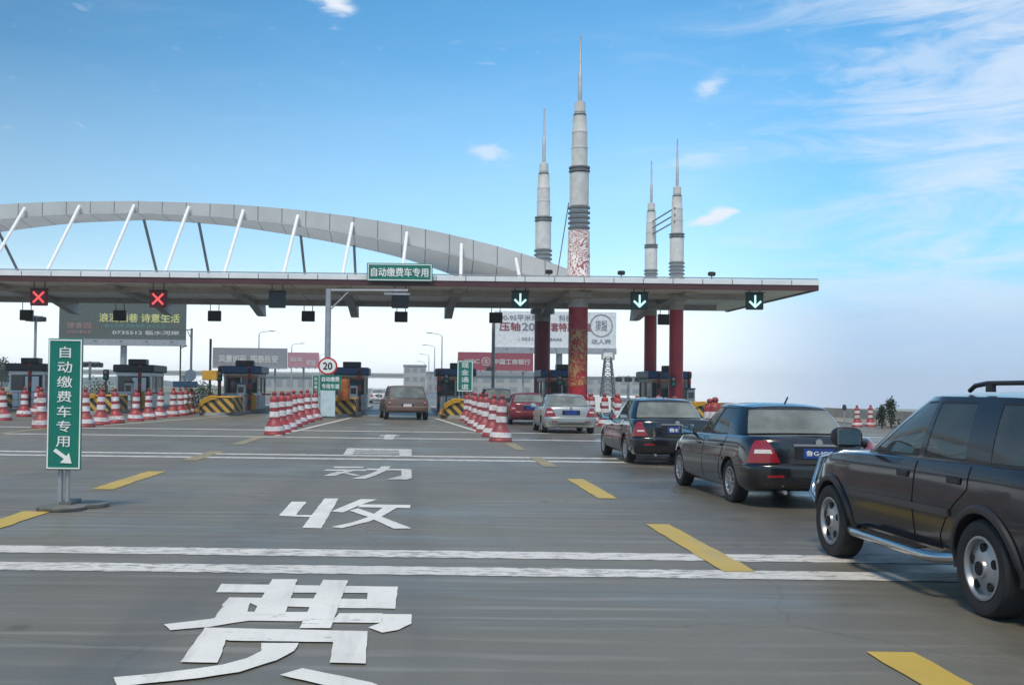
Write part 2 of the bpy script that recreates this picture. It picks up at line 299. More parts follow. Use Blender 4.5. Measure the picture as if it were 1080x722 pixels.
GLYPHS = {'fee':[[(-1.529,8.842),(-0.067,8.817),(-0.07,8.544),(-1.507,8.486)],[(-0.305,8.802),(-0.067,8.817),(-0.078,7.941),(-0.297,7.951)],[(-1.368,8.283),(-1.169,8.282),(-0.304,8.286),(-0.29,7.94),(-0.517,7.938),(-0.902,7.973),(-1.105,7.967),(-1.176,8.08),(-1.337,7.953),(-1.377,7.98)],[(-1.368,8.283),(-1.198,8.268),(-1.152,7.778),(-1.151,7.605),(-1.349,7.5)],[(-1.657,7.323),(-1.374,7.514),(-1.153,7.767),(-1.087,7.76),(-0.705,7.782),(-0.721,7.474),(-1.097,7.473),(-1.206,7.387),(-1.328,7.268),(-1.575,7.155)],[(-0.481,7.751),(-0.167,7.769),(-0.165,7.454),(-0.528,7.444)],[(-0.172,7.741),(0.045,7.743),(0.043,7.44),(-0.046,7.241),(-0.152,7.155),(-0.254,7.301),(-0.165,7.464)],[(-1.138,9.066),(-0.925,9.081),(-0.867,7.674),(-1.096,7.661)],[(-0.705,9.066),(-0.491,9.057),(-0.509,7.264),(-0.72,7.252)],[(-1.359,7.232),(-1.18,7.228),(-1.11,6.327),(-1.329,6.332)],[(-1.359,7.232),(-0.255,7.183),(-0.248,6.866),(-1.131,6.873),(-1.343,7.011)],[(-0.476,7.185),(-0.255,7.183),(-0.234,6.346),(-0.448,6.358)],[(-0.679,6.827),(-0.69,6.621),(-0.767,6.395),(-0.87,6.245),(-0.949,6.123),(-1.152,5.988),(-1.411,5.874),(-1.557,5.796),(-1.628,5.983),(-1.397,6.076),(-1.201,6.188),(-1.069,6.282),(-0.951,6.435),(-0.888,6.612),(-0.916,6.815)],[(-0.596,6.222),(-0.185,5.94),(-0.023,5.726),(-0.193,5.689),(-0.709,6.073)]],'collect':[[(-1.642,15.161),(-1.431,15.185),(-1.416,13.628),(-1.196,13.619),(-1.196,13.416),(-1.621,13.513)],[(-1.213,15.657),(-1.007,15.681),(-0.989,12.374),(-1.216,12.392)],[(-0.675,15.636),(-0.433,15.602),(-0.642,14.887),(-0.834,13.947),(-0.998,14.047),(-0.813,14.963)],[(-0.643,14.925),(0.047,14.925),(0.046,14.54),(-0.668,14.571)],[(-0.322,14.59),(-0.137,14.574),(-0.316,13.551),(-0.467,13.012),(-0.756,12.395),(-0.884,12.489),(-0.663,12.922),(-0.467,13.535)],[(-0.768,14.156),(-0.661,14.428),(-0.44,13.857),(0.06,12.444),(-0.149,12.399),(-0.505,13.532)]],'move':[[(-1.513,21.931),(-0.906,21.972),(-0.892,21.63),(-1.495,21.533)],[(-1.613,21.129),(-0.813,21.255),(-0.808,20.856),(-1.623,20.729)],[(-1.358,20.589),(-1.196,20.614),(-1.315,19.666),(-1.552,19.584)],[(-1.236,20.28),(-1.141,20.369),(-0.851,19.734),(-0.987,19.714)],[(-1.225,20.765),(-1.023,20.822),(-1.246,20.106),(-1.341,20.339)],[(-0.801,21.477),(0.05,21.446),(0.07,21.071),(-0.816,21.066)],[(-0.54,22.09),(-0.332,22.124),(-0.427,20.915),(-0.598,19.771),(-0.763,19.023),(-0.99,19.035),(-0.743,19.987),(-0.592,20.889)],[(-0.119,21.31),(0.081,21.342),(0.085,19.298),(0.009,19.002),(-0.367,19.014),(-0.259,19.315),(-0.109,19.842)]],'self':[[(-1.61,28.487),(-1.4,28.532),(-1.331,25.866),(-1.563,25.821)],[(-1.61,28.487),(0.106,28.363),(0.104,27.658),(-1.565,27.699)],[(-1.427,27.27),(-0.167,27.301),(-0.165,26.934),(-1.408,26.904)],[(-1.385,26.477),(-0.162,26.506),(-0.16,26.229),(-1.367,26.132)],[(-0.221,28.294),(0.106,28.363),(0.098,25.477),(-0.197,25.552)]],'mark':[[(-0.783,36.969),(-0.416,36.933),(-0.46,33.566),(-0.765,33.603)],[(-0.921,36.39),(-0.261,36.569),(-0.315,35.897),(-0.963,35.725)]]}

# ------------------------------------------------------------------ the palette
M = dict(
 white_metal=mat('white_metal', (.78, .79, .78), .4, var=.05, dirt=.12), grey_metal=mat('grey_metal', (.36, .37, .38), .45, .3, var=.1), galv=mat('galvanised', (.42, .43, .44), .42, .6),
 dark_metal=mat('dark_metal', (.03, .032, .035), .5), black=mat('black_plastic', (.012, .012, .013), .45), soffit=mat('soffit_grey', (.55, .55, .54), .6, var=.1, vs=.6),
 fascia=mat('fascia_aluminium', (.74, .75, .76), .35, .25, var=.06, vs=.8), fascia_red=mat('fascia_red', (.075, .024, .026), .5, var=.15, vs=.8), beam=mat('beam_grey', (.34, .34, .33), .55),
 pillar_red=mat('pillar_red', (.34, .018, .032), .42, var=.14, vs=1.2), pillar_dark=mat('pillar_maroon', (.22, .028, .04), .5, var=.15, vs=1.2), stone=mat('tower_grey', (.53, .54, .53), .6, var=.12, vs=1.5, dirt=.25), ring=mat('tower_ring', (.13, .135, .14), .55),
 spire=mat('spire_steel', (.42, .43, .44), .45, .2), hang_white=mat('hanger_white', (.80, .81, .80), .4, var=.04), hang_dark=mat('hanger_grey', (.12, .13, .145), .45, .2),
 sign_green=mat('sign_green', (.004, .17, .125), .38, var=.08), sign_white=mat('sign_white', (.80, .82, .80), .4, var=.04), sign_red=mat('sign_red', (.50, .015, .02), .4), sign_black=mat('sign_black', (.01, .01, .012), .4),
 cone_red=mat('cone_red', (.31, .010, .022), .5, var=.22, vs=3, dirt=.35), cone_white=mat('cone_white', (.78, .74, .74), .5, var=.08, dirt=.25), rubber=mat('rubber', (.02, .02, .02), .8),
 kerb=mat('kerb_concrete', (.30, .30, .29), .75, var=.15, vs=2, bump=.3, dirt=.3), booth_grey=mat('booth_grey', (.42, .43, .43), .5, dirt=.2), booth_cream=mat('booth_cream', (.50, .46, .40), .5, dirt=.2), booth_blue=mat('booth_blue', (.025, .075, .16), .45),
 booth_glass=mat('booth_glass', (.05, .06, .06), .08, spec=.8), bb_dark=mat('billboard_slate', (.085, .110, .100), .55), bb_white=mat('billboard_white', (.70, .73, .76), .5), bb_red=mat('billboard_maroon', (.30, .07, .10), .5), bb_grey=mat('billboard_grey', (.24, .25, .28), .55), bb_pink=mat('billboard_pink', (.42, .22, .27), .55),
 ink_yellow=mat('ink_yellow', (.62, .62, .25), .5), ink_grey=mat('ink_grey', (.22, .24, .27), .5), ink_red=mat('ink_red', (.28, .07, .09), .5), ink_teal=mat('ink_teal', (.12, .30, .27), .5), ink_light=mat('ink_light', (.55, .56, .55), .5), ink_rose=mat('ink_rose', (.30, .19, .18), .5),
 lamp_red=mat('lamp_red', (1, .10, .09), .4, var=.02, emit=.9), lamp_green=mat('lamp_green', (.62, 1, .92), .4, var=.02, emit=1.0), box_red=mat('signal_box_red', (.16, .01, .015), .5), box_green=mat('signal_box_green', (.004, .035, .03), .5),
 yellow=mat('yellow_paint', (.55, .30, .03), .5, dirt=.2), leaf=mat('leaf', (.045, .085, .03), .6, var=.4, vs=6), leaf_dark=mat('leaf_dark', (.02, .04, .022), .7, var=.4, vs=6), bark=mat('bark', (.09, .07, .05), .9), orange=mat('orange_paint', (.42, .13, .03), .55, dirt=.3), panel_blue=mat('notice_paleblue', (.50, .62, .66), .45),
 far_wall=mat('far_wall', (.36, .37, .37), .8, var=.1, vs=.1), far_roof=mat('far_roof', (.22, .24, .27), .7), hill=mat('hill_green', (.05, .075, .05), .9, var=.3, vs=.05), field=mat('field', (.16, .18, .125), .9, var=.3, vs=.02))  # field: paler base colour, distance haze painted into the ground
M['stripe'] = striped('nose_stripes', (.50, .30, .05), (.025, .025, .028), 1.9, (1, .3, 1))
M['post_stripe'] = striped('post_bands', (.30, .045, .03), (.03, .03, .032), 1.6, (0, 0, 1))
M['boom'] = striped('boom_bands', (.75, .73, .72), (.45, .03, .03), .9, (1, 0, 0))
def panelled(name, col, step, axis=0):
    m = mat(name, col, .45, .15, var=.07, vs=.5); t = m.node_tree; k = NB(t); p = t.nodes['Principled BSDF']
    src = p.inputs['Base Color'].links[0].from_socket; s_ = k.n('ShaderNodeSeparateXYZ'); k.lk(k.n('ShaderNodeTexCoord').outputs['Object'], s_.inputs[0])
    ln = k.m('LESS_THAN', k.m('FRACT', k.m('DIVIDE', s_.outputs[axis], step)), .035/step*1.6)
    k.lk(k.mix(k.m('MULTIPLY', ln, .75), src, (.07, .07, .07, 1)), p.inputs['Base Color']); return m
M['arch'] = panelled('arch_panels', (.47, .48, .48), 1.45); M['fascia'] = panelled('fascia_panels', (.78, .79, .79), 1.63); M['soffit'] = panelled('soffit_panels', (.80, .79, .76), 3.29)
def dragon():
    """gold relief scrolls on red, between two heights of the pillar"""
    m = mat('dragon_relief', (.33, .018, .032), .45, var=.15); t = m.node_tree; k = NB(t); p = t.nodes['Principled BSDF']
    src = p.inputs['Base Color'].links[0].from_socket; pos = k.n('ShaderNodeTexCoord').outputs['Object']
    s_ = k.n('ShaderNodeSeparateXYZ'); k.lk(pos, s_.inputs[0]); z = s_.outputs[2]
    n = k.noise(pos, 1.5, 2, .5, 2.2); band = k.m('ABSOLUTE', k.m('SUBTRACT', k.m('FRACT', k.m('MULTIPLY', n, 5)), .5))
    f_ = k.m('MULTIPLY', k.smooth(band, .20, .34), k.m('MULTIPLY', k.smooth(z, 1.75, 1.95), k.smooth(z, 5.2, 4.9)))
    f2 = k.m('MULTIPLY', f_, k.smooth(k.noise(pos, 9, 4), .3, .5))
    k.lk(k.mix(k.m('MULTIPLY', f2, .9), src, (.42, .30, .12, 1)), p.inputs['Base Color'])
    bp = k.n('ShaderNodeBump'); bp.inputs['Strength'].default_value = .6; bp.inputs['Distance'].default_value = .05; k.lk(f_, bp.inputs['Height']); k.lk(bp.outputs[0], p.inputs['Normal']); return m
def carved():
    m = mat('carved_drum', (.80, .75, .73), .6, var=.1); t = m.node_tree; k = NB(t); p = t.nodes['Principled BSDF']
    src = p.inputs['Base Color'].links[0].from_socket; pos = k.n('ShaderNodeTexCoord').outputs['Object']
    n = k.noise(pos, 1.15, 2, .5, 2.6); band = k.m('ABSOLUTE', k.m('SUBTRACT', k.m('FRACT', k.m('MULTIPLY', n, 8)), .5))
    k.lk(k.mix(k.smooth(band, .25, .33), src, (.33, .11, .11, 1)), p.inputs['Base Color']); return m
def weathered(m):
    k = NB(m.node_tree); p = m.node_tree.nodes['Principled BSDF']; src = p.inputs['Base Color'].links[0].from_socket; oi = k.n('ShaderNodeObjectInfo').outputs['Random']
    pos = k.n('ShaderNodeNewGeometry').outputs['Position']; s_ = k.n('ShaderNodeSeparateXYZ'); k.lk(pos, s_.inputs[0])
    n = k.noise(pos, 7, 7, .7); d = k.m('MULTIPLY', k.smooth(k.m('ADD', n, k.m('MULTIPLY', oi, .18)), .5, .78), .55)
    hv = k.n('ShaderNodeHueSaturation'); k.lk(k.m('ADD', .80, k.m('MULTIPLY', oi, .38)), hv.inputs['Value']); k.lk(k.m('ADD', .84, k.m('MULTIPLY', oi, .2)), hv.inputs['Saturation']); k.lk(src, hv.inputs['Color'])
    k.lk(k.mix(d, hv.outputs[0], (.10, .075, .06, 1)), p.inputs['Base Color'])
for m_ in ('cone_red', 'cone_white'): weathered(M[m_])
M['dragon'] = dragon(); M['carved'] = carved()
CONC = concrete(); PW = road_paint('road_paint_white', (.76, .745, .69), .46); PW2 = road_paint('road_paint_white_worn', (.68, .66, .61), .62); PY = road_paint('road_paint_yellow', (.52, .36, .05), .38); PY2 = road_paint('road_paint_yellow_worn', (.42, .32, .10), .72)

# ------------------------------------------------------------------ ground and markings
def structure(o): o['kind'] = 'structure'; return o
g = MB(); g.grid([[(x, y, -.06-20*min(1, max(0, (x-24.4)/45))**.8) for x in (-1300, -400, -100, 0, 24.4, 27, 32, 40, 50, 60, 70, 120, 400, 1300)] for y in (-120, -40, 0, 40, 80, 150, 300, 700, 1500)]); structure(g.build('ground', M['field'], None, 60))
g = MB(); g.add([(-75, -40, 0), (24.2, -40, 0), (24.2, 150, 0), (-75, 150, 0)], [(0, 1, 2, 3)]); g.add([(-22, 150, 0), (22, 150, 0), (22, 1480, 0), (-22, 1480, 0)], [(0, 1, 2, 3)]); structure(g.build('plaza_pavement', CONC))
def strip(p0, p1, wd, z, m, name='road_marking', jit=.02, seg=.25, ends=None):
    """a painted band from p0 to p1 with slightly ragged edges"""
    p0, p1 = np.array(p0, float), np.array(p1, float); L = np.linalg.norm(p1-p0); d = (p1-p0)/L; nrm = np.array([-d[1], d[0]]); n = max(2, int(L/seg))
    rows = []
    for i in range(n+1):
        c = p0+d*L*i/n; e0, e1 = random.uniform(-jit, jit), random.uniform(-jit, jit)
        a, b_ = c+nrm*(wd/2+e0), c-nrm*(wd/2+e1); rows.append([(a[0], a[1], z), (b_[0], b_[1], z)])
    g = MB(); g.grid(rows); return structure(g.build(name, m))
for yc, wd, m in ((10.58, .44, PW2), (9.61, .43, PW2), (25.55, .42, PW2), (24.3, .42, PW2), (34.3, .45, PW2), (39.6, .5, PW2)):
    strip((-42, yc), (24, yc), wd, .004, m, jit=.016, seg=.09)
for y0, y1, m in ((3.6, 6.8, PY), (9.75, 13.12, PY), (16.15, 19.6, PY), (22.6, 25.6, PY2), (28.6, 32.1, PY2)):
    strip((3.05, y0), (3.08, y1), .30, .008, m, jit=.012)
for y0, y1, m in ((10.3, 13.65, PY), (16.6, 20.15, PY), (23.2, 26.5, PY2), (29.6, 33.9, PY2)):
    strip((-4.76, y0), (-4.74, y1), .34, .008, m, jit=.015)
strip((-13.15, 26), (-13.1, 44), .3, .008, PY2); strip((-17.9, 30), (-17.9, 48), .3, .008, PY2)
strip((2.85, 38), (1.5, 57.2), .22, .008, PW2); strip((-4.35, 35), (-3.0, 57), .22, .008, PW2); strip((-12.0, 42), (-9.6, 57), .2, .008, PW2); strip((9.3, 38), (9.0, 57), .2, .008, PW2)
for key, polys in GLYPHS.items():
    g = MB()
    for i, pl in enumerate(polys):
        fine = []
        for j, a_ in enumerate(pl):
            c_ = pl[(j+1) % len(pl)]; L_ = math.dist(a_, c_); n_ = max(1, int(L_/.09))
            for t_ in range(n_): e_ = .004 if t_ else .002; fine.append((a_[0]+(c_[0]-a_[0])*t_/n_+random.uniform(-e_, e_), a_[1]+(c_[1]-a_[1])*t_/n_+random.uniform(-e_, e_)))
        g.add([(x, y, .0065+.0005*i) for x, y in fine], [tuple(range(len(fine)))])
    o = structure(g.build('road_lettering', PW if key in ('fee', 'collect') else PW2))

# ------------------------------------------------------------------ toll canopy with its arch
can = thing('toll_canopy', (-16.5, 66.6, 0), 'long flat toll plaza canopy with white fascia under a grey steel arch', 'canopy')
CX0, CX1, Y0, Y1 = -55.5, 22.5, 58.3, 75.0
def cpart(mb, name, m, sm=None):
    mb.v = [(x+16.5, y-66.6, z) for x, y, z in mb.v]; return mb.build(name, m, can, sm)
cpart(MB().box(CX0, CX1, Y0+.25, Y1-.2, 7.30, 7.62), 'soffit', M['soffit'])
cpart(MB().prism([(Y0, 7.80), (Y0, 7.54), (Y0+.3, 7.54), (Y1-.3, 7.54), (Y1, 7.54), (Y1, 7.80), (Y1-.5, 7.86), (Y0+.5, 7.86)], CX0-.05, CX1+.05, 'YZ'), 'roof_slab', M['fascia'])
cpart(MB().box(CX0-.03, CX1+.03, Y0+.04, Y0+.24, 7.24, 7.535).box(CX1-.19, CX1+.03, Y0+.245, Y1-.1, 7.24, 7.535), 'red_fascia', M['fascia_red'])
cpart(MB().tube([(CX0, Y0+.06, 7.875), (CX1, Y0+.06, 7.875)], .035, 6), 'edge_rail', M['galv'])
for yb in (61.9, 70.3): cpart(MB().box(CX0+.4, CX1-2.2, yb-.22, yb+.22, 7.0, 7.297), 'beam', M['beam'])
for k in range(-7, 4):
    x = 2.75+6.58*k
    if x > 21 or x < CX0+1: continue
    cpart(MB().prism([(60.2, 7.298), (74.9, 7.298), (75.3, 6.55), (74.3, 6.55), (70.8, 6.98), (60.2, 7.08)], x-.27, x+.27, 'YZ'), 'bracket_beam', M['beam'])
def pchip(xs, ys):
    xs, ys = np.array(xs, float), np.array(ys, float); h = np.diff(xs); d = np.diff(ys)/h; n = len(xs); m = np.zeros(n)
    m[0], m[-1] = d[0], d[-1]
    for i in range(1, n-1): m[i] = 0 if d[i-1]*d[i] <= 0 else 2*d[i-1]*d[i]/(d[i-1]+d[i])
    def f(x):
        x = np.clip(x, xs[0], xs[-1]); i = np.clip(np.searchsorted(xs, x)-1, 0, n-2); t = (x-xs[i])/h[i]
        return (1+2*t)*(1-t)**2*ys[i]+t*(1-t)**2*h[i]*m[i]+t*t*(3-2*t)*ys[i+1]+t*t*(t-1)*h[i]*m[i+1]
    return f
zt = pchip([0, 4.5, 8.9, 12.7, 16.9, 20.4, 23.8, 26.1, 29.5], [12.71, 12.62, 12.36, 11.96, 11.31, 10.58, 9.67, 8.9, 7.6])
zf = pchip([0, 4.3, 8.9, 12.7, 16.9, 20.4, 23.2, 26.5, 29.5], [11.97, 11.82, 11.4, 10.87, 10.13, 9.36, 8.62, 7.6, 6.9]); zb_ = pchip([0, 4, 8.6, 12.6, 15.8, 18.75, 22, 29.5], [11.95, 11.74, 11.18, 10.5, 9.8, 8.88, 7.6, 6.6])
rows = []
for x in np.linspace(-29.4, 29.4, 97):
    a = abs(x); rows.append([(x-16.5, 64, max(zt(a), 7.5)), (x-16.5, 64, max(zf(a), 7.4)), (x-16.5, 66.5, max(zb_(a), 7.4)), (x-16.5, 66.5, max(zt(a)-.05, 7.5))])
arch = MB(); arch.grid(rows, close=True); arch.add(rows[0], [(0, 1, 2, 3)]); arch.add(rows[-1], [(3, 2, 1, 0)]); cpart(arch, 'arch', M['arch'], 25)
cpart(MB().tube([(r[1][0], 63.97, r[1][2]) for r in rows[8:-8]], .045, 6), 'arch_edge_trim', M['galv'])
for i in range(-5, 9):          # pale hangers to the front, thin dark ones to the back
    for sgn in ((1,) if i > 0 else (1,)):
        xt = -20.0+3.30*(i+0); xb = xt-.75+(.06*(i+2)); a = abs(xt+16.5)
        if a < 24.5: cpart(MB().tube([(xb, 60.0, 7.8), (xt, 63.9, (zt(a)*.62+zf(a)*.38))], .105, 8), 'hanger', M['hang_white'], 60)
for xt in (-25.8, -16.7, -13.25, -6.85, -3.5):
    a = abs(xt+16.5)
    if a < 17: cpart(MB().tube([(xt-.1, 72, 7.8), (xt, 66.2, zb_(a)+.1)], .09, 8), 'rear_hanger', M['hang_dark'], 60)

# ------------------------------------------------------------------ pillar towers
def tower(x, y, tip, k, label, red, carvedrum=False):
    t = thing('pillar_tower', (x, y, 0), label, 'tower pillar', 'tower pillars through the canopy')
    def Z(d): return tip-d*k
    r = k
    MB().lathe([(.55*r, 0), (.55*r, 6.35)], 28).build('pillar', red, t, 40)
    MB().lathe([(.56*r, 6.35), (.56*r, 6.85), (.84*r, 6.9), (.84*r, 7.2), (.7*r, 7.24), (.7*r, 7.55)], 28).build('capital', M['beam'], t, 40)
    top = Z(11.35)
    MB().lathe([(.66*r, 7.8), (.61*r, top)], 28).build('drum', M['carved'] if carvedrum else M['stone'], t, 40)
    core = MB().lathe([(.52*r, top), (.52*r, Z(9.95)), (.55*r, Z(9.9)), (.55*r, Z(8.0)), (.47*r, Z(7.95)), (.47*r, Z(7.6)), (.46*r, Z(7.55)), (.455*r, Z(6.6)), (.475*r, Z(6.58)), (.475*r, Z(6.5)), (.445*r, Z(6.48)), (.435*r, Z(5.7)), (.45*r, Z(5.68)), (.45*r, Z(5.6)), (.42*r, Z(5.55)), (.39*r, Z(4.7)), (.30*r, Z(4.66)), (.30*r, Z(4.5)), (.33*r, Z(4.45)), (.31*r, Z(3.9)), (.10*r, Z(3.82))], 28)
    core.build('shaft', M['stone'], t, 30)
    MB().lathe([(.125*r, Z(3.83)), (.115*r, Z(2.2)), (.085*r, Z(2.15)), (.075*r, Z(.9)), (.055*r, Z(.85)), (.05*r, Z(.02)), (.01, Z(0))], 10).build('spire', M['spire'], t, 40)
    for i in range(5):
        z = Z(11.25)+i*.29*k; MB().lathe([(.50*r, z), (.63*r, z+.03*k), (.63*r, z+.13*k), (.50*r, z+.16*k)], 28).build('ring', M['ring'], t, 40)
    for z in (Z(7.95), Z(7.75)): MB().lathe([(.46*r, z), (.61*r, z+.02*k), (.61*r, z+.11*k), (.46*r, z+.13*k)], 28).build('ring', M['ring'], t, 40)
    MB().lathe([(.29*r, Z(4.66)), (.37*r, Z(4.65)), (.37*r, Z(4.57)), (.29*r, Z(4.55))], 20).build('ring', M['ring'], t, 40)
    return t
t1 = tower(9.72, 61, 22.1, 1.0, 'tallest tower pillar, red with gold dragon relief below the canopy and carved drum above', M['dragon'], True)
t2 = tower(9.30, 74, 21.3, 1.0, 'second tallest tower pillar, plain dark maroon, behind the dragon pillar', M['pillar_dark'])
t3 = tower(15.62, 62, 16.4, .73, 'shorter plain red tower pillar nearest the canopy end, tied by cables to a thinner one', M['pillar_red'])
t4 = tower(15.25, 67, 16.2, .70, 'thinnest plain red tower pillar, just behind the one nearest the canopy end', M['pillar_red'])
for z in (12.3, 11.9, 11.5): MB().tube([(-.2, -.3, z), (-.32, 4.8, z)], .05, 6).build('tie_cable', M['ring'], t3)
MB().tube([(-.6, 0, 12.4), (-1.25, .3, 7.85)], .03, 6).build('guy_cable', M['ring'], t1)

# ------------------------------------------------------------------ lane signals and cameras under the canopy
def signal(x, z, kind, label):
    t = thing('lane_signal', (x, 59.2, 7.28), label, 'lane signal', 'lane signals under the canopy front')
    h = z-7.28
    MB().box(-.47, .47, -.13, .13, h-.46, h+.46, ch=.03).build('housing', {'x': M['box_red'], 'v': M['box_green'], 'o': M['dark_metal']}[kind], t)
    for s in (-.3, .3): MB().tube([(s, 0, h+.45), (s, 0, -.0)], .03, 6).build('hanging_rod', M['dark_metal'], t)
    MB().prism([(-.5, h+.46), (.5, h+.46), (.5, h+.50), (-.5, h+.50)], -.28, .14).build('visor', M['dark_metal'], t)
    def bar(p, q, wd):
        d = (Vector(q)-Vector(p)).normalized(); n = Vector((-d.y, d.x))*wd/2; p, q = Vector(p), Vector(q)
        return [tuple(p+n), tuple(q+n), tuple(q-n), tuple(p-n)]
    g = MB()
    if kind == 'x':
        for i, (a, c) in enumerate((((-.3, h-.3), (.3, h+.3)), ((-.3, h+.3), (.3, h-.3)))): g.prism(bar(a, c, .11), -.145-.004*i, -.125)
        g.build('cross_lamp', M['lamp_red'], t)
    elif kind == 'v':
        g.prism(bar((0, h+.34), (0, h-.28), .10), -.145, -.125)
        g.prism(bar((-.32, h), (.02, h-.33), .11), -.149, -.125); g.prism(bar((.32, h), (-.02, h-.33), .11), -.153, -.125)
        g.build('arrow_lamp', M['lamp_green'], t)
    return t
signal(-20.67, 6.42, 'x', 'red cross lane signal hung left of the long dark billboard'); signal(-14.02, 6.40, 'x', 'red cross lane signal hung in front of the dark billboard')
signal(-7.38, 6.45, 'o', 'unlit dark lane signal between the red cross and the green roof sign'); signal(-.52, 6.52, 'o', 'unlit dark lane signal below the green roof sign')
signal(6.18, 6.62, 'v', 'green arrow lane signal beside the dragon pillar, nearest the green roof sign'); signal(12.83, 6.62, 'v', 'green arrow lane signal between the dragon pillar and the thin red pillars'); signal(19.27, 6.68, 'v', 'green arrow lane signal near the outer canopy end')
BL = ['left of the long dark billboard', 'in front of the dark billboard lettering', 'beside the dark billboard end', 'just left of the tall mast', 'under the green roof sign', 'at the white billboard edge', 'beside the dragon pillar', 'beyond the outermost red pillar']
for i, (x, z) in enumerate(((-26.9, 6.4), (-20.35, 6.45), (-13.69, 6.5), (-7.1, 6.56), (-.57, 6.6), (6.09, 6.62), (11.8, 6.62), (17.95, 6.64))):
    t = thing('hanging_box', (x, 74.6, 7.28), 'black box under the canopy back edge '+BL[i], 'signal box', 'black boxes under the canopy back edge'); h = z-7.28
    MB().box(-.46, .46, -.15, .15, h-.37, h+.37, ch=.03).build('housing', M['black'], t)
    for s in (-.3, .3): MB().tube([(s, 0, h+.36), (s, 0, 0)], .03, 6).build('hanging_rod', M['dark_metal'], t)
    MB().box(-.36, .36, -.17, -.152, h-.28, h+.28).build('lens_panel', M['dark_metal'], t)
for x, lb in ((7.7, 'left of the tall tower'), (11.7, 'between the towers'), (16.7, 'beyond the shorter towers')):
    t = thing('roof_floodlight', (x, 58.6, 7.84), 'small black floodlight on the canopy edge '+lb, 'floodlight', 'floodlights on the canopy edge')
    MB().tube([(0, 0, 0), (0, 0, .18)], .03, 6).build('stem', M['dark_metal'], t); MB().box(-.2, .2, -.13, .1, .16, .4, ch=.05).build('lamp_head', M['black'], t)

# ------------------------------------------------------------------ signs
sg = thing('roof_sign', (-.55, 58.0, 7.44), 'green roof sign with white characters on the canopy front edge', 'sign')
MB().box(-1.8, 1.8, 0, .12, 0, 1.0, ch=.02).build('panel', M['sign_green'], sg)
def frame(hw, z0, z1, y, wd, parent, m, name='border'):
    MB().box(-hw, hw, y-.004, y+.004, z0, z0+wd).box(-hw, hw, y-.004, y+.004, z1-wd, z1).box(-hw, -hw+wd, y-.004, y+.004, z0+wd, z1-wd).box(hw-wd, hw, y-.004, y+.004, z0+wd, z1-wd).build(name, m, parent)
frame(1.75, .05, .95, -.006, .05, sg, M['sign_white']); text('自动缴费车专用', 0, .5, 3.15, .5, M['sign_white'], sg, -.012)
for x in (-1.2, 1.2): MB().box(x-.05, x+.05, .122, .30, .1, .9).build('bracket', M['galv'], sg)

rs = thing('lane_sign', (-4.49, 13.9, 0), 'tall narrow green lane sign with white characters and an arrow on a post', 'sign', rz=rad(1.2))
MB().box(-.225, .225, -.018, .018, .52, 2.235, ch=.008).build('panel', M['sign_green'], rs)
frame(.215, .535, 2.22, -.0215, .016, rs, M['sign_white'])
text('自\n动\n缴\n费\n车\n专\n用', 0, 1.475, .20, 1.31, M['sign_white'], rs, -.0245, line=1.22, bold=.012)
MB().prism([(-.13, .765), (-.10, .80), (.04, .70), (.075, .745), (.11, .605), (-.04, .615), (.01, .665)], -.0285, -.0195).build('arrow', M['sign_white'], rs)
MB().tube([(-.055, .06, .02), (-.055, .06, 2.1)], .035, 12).build('post', M['galv'], rs, 50); MB().tube([(.04, .06, .02), (.04, .06, 2.1)], .03, 12).build('post', M['galv'], rs, 50)
MB().box(-.2, .2, .022, .05, 1.9, 1.95).box(-.2, .2, .022, .05, .75, .8).build('clamp', M['galv'], rs)
bt = MB().lathe([(.30, .0), (.31, .015), (.31, .045), (.26, .06), (.1, .064)], 26)
o = bt.build('base_plate', mat('cast_iron', (.15, .15, .135), .6, .2, var=.25, vs=6, dirt=.5), rs, 40); o.location = (-.02, .0, .0)
o = MB().lathe([(.30, 0), (.31, .01), (.31, .05), (.27, .06)], 26).build('base_plate', MATS['cast_iron'], rs, 40); o.location = (.18, .42, 0)
MB().box(-.06, .1, .02, .5, .062, .10).build('base_plate', MATS['cast_iron'], rs)

ms = thing('signal_mast', (-4.28, 56, 0), 'grey steel mast with a long cantilever arm in front of the canopy', 'mast')
MB().lathe([(.3, 0), (.3, .05), (.17, .055), (.15, 6.8)], 16).build('pole', M['galv'], ms, 40)
MB().tube([(0, 0, 6.72), (4.2, 0, 6.76)], .07, 8).build('arm', M['galv'], ms); MB().tube([(.1, 0, 5.7), (1.1, 0, 6.7)], .045, 8).build('brace', M['galv'], ms); MB().box(2.95, 4.3, -.1, .1, 6.52, 6.62).build('camera_bar', M['galv'], ms)
lim = thing('speed_sign', (-4.25, 55.78, 2.72), 'round white speed limit 20 sign with red rim on the grey mast', 'speed sign')
o = MB().lathe([(.0, .0), (.46, .0), (.46, .04), (0, .04)], 40, axis='Y').build('disc', M['sign_red'], lim, 40); o.scale = (1.12, 1, 1); o = MB().lathe([(0, -.006), (.375, -.006), (.375, .002), (0, .002)], 40, axis='Y').build('face', M['sign_white'], lim, 40); o.scale = (1.12, 1, 1)
text('20', 0, 0, .5, .40, M['sign_black'], lim, -.010, bold=.03)
v = thing('lane_board', (3.07, 57.6, 0), 'narrow green board with four white characters beside the toll booth', 'sign')
MB().box(-.43, .43, 0, .08, 1.45, 3.15).build('panel', M['sign_green'], v); frame(.41, 1.48, 3.12, -.005, .045, v, M['sign_white']); text('现\n金\n通\n道', 0, 2.3, .40, 1.45, M['sign_white'], v, -.012, line=1.2, bold=.012)
for x in (-.3, .3): MB().tube([(x, .12, 0), (x, .12, 3)], .04, 8).build('post', M['galv'], v)
v = thing('lane_board', (-4.82, 55.3, 0), 'slim upright green board with tiny white characters behind the cone row', 'sign')
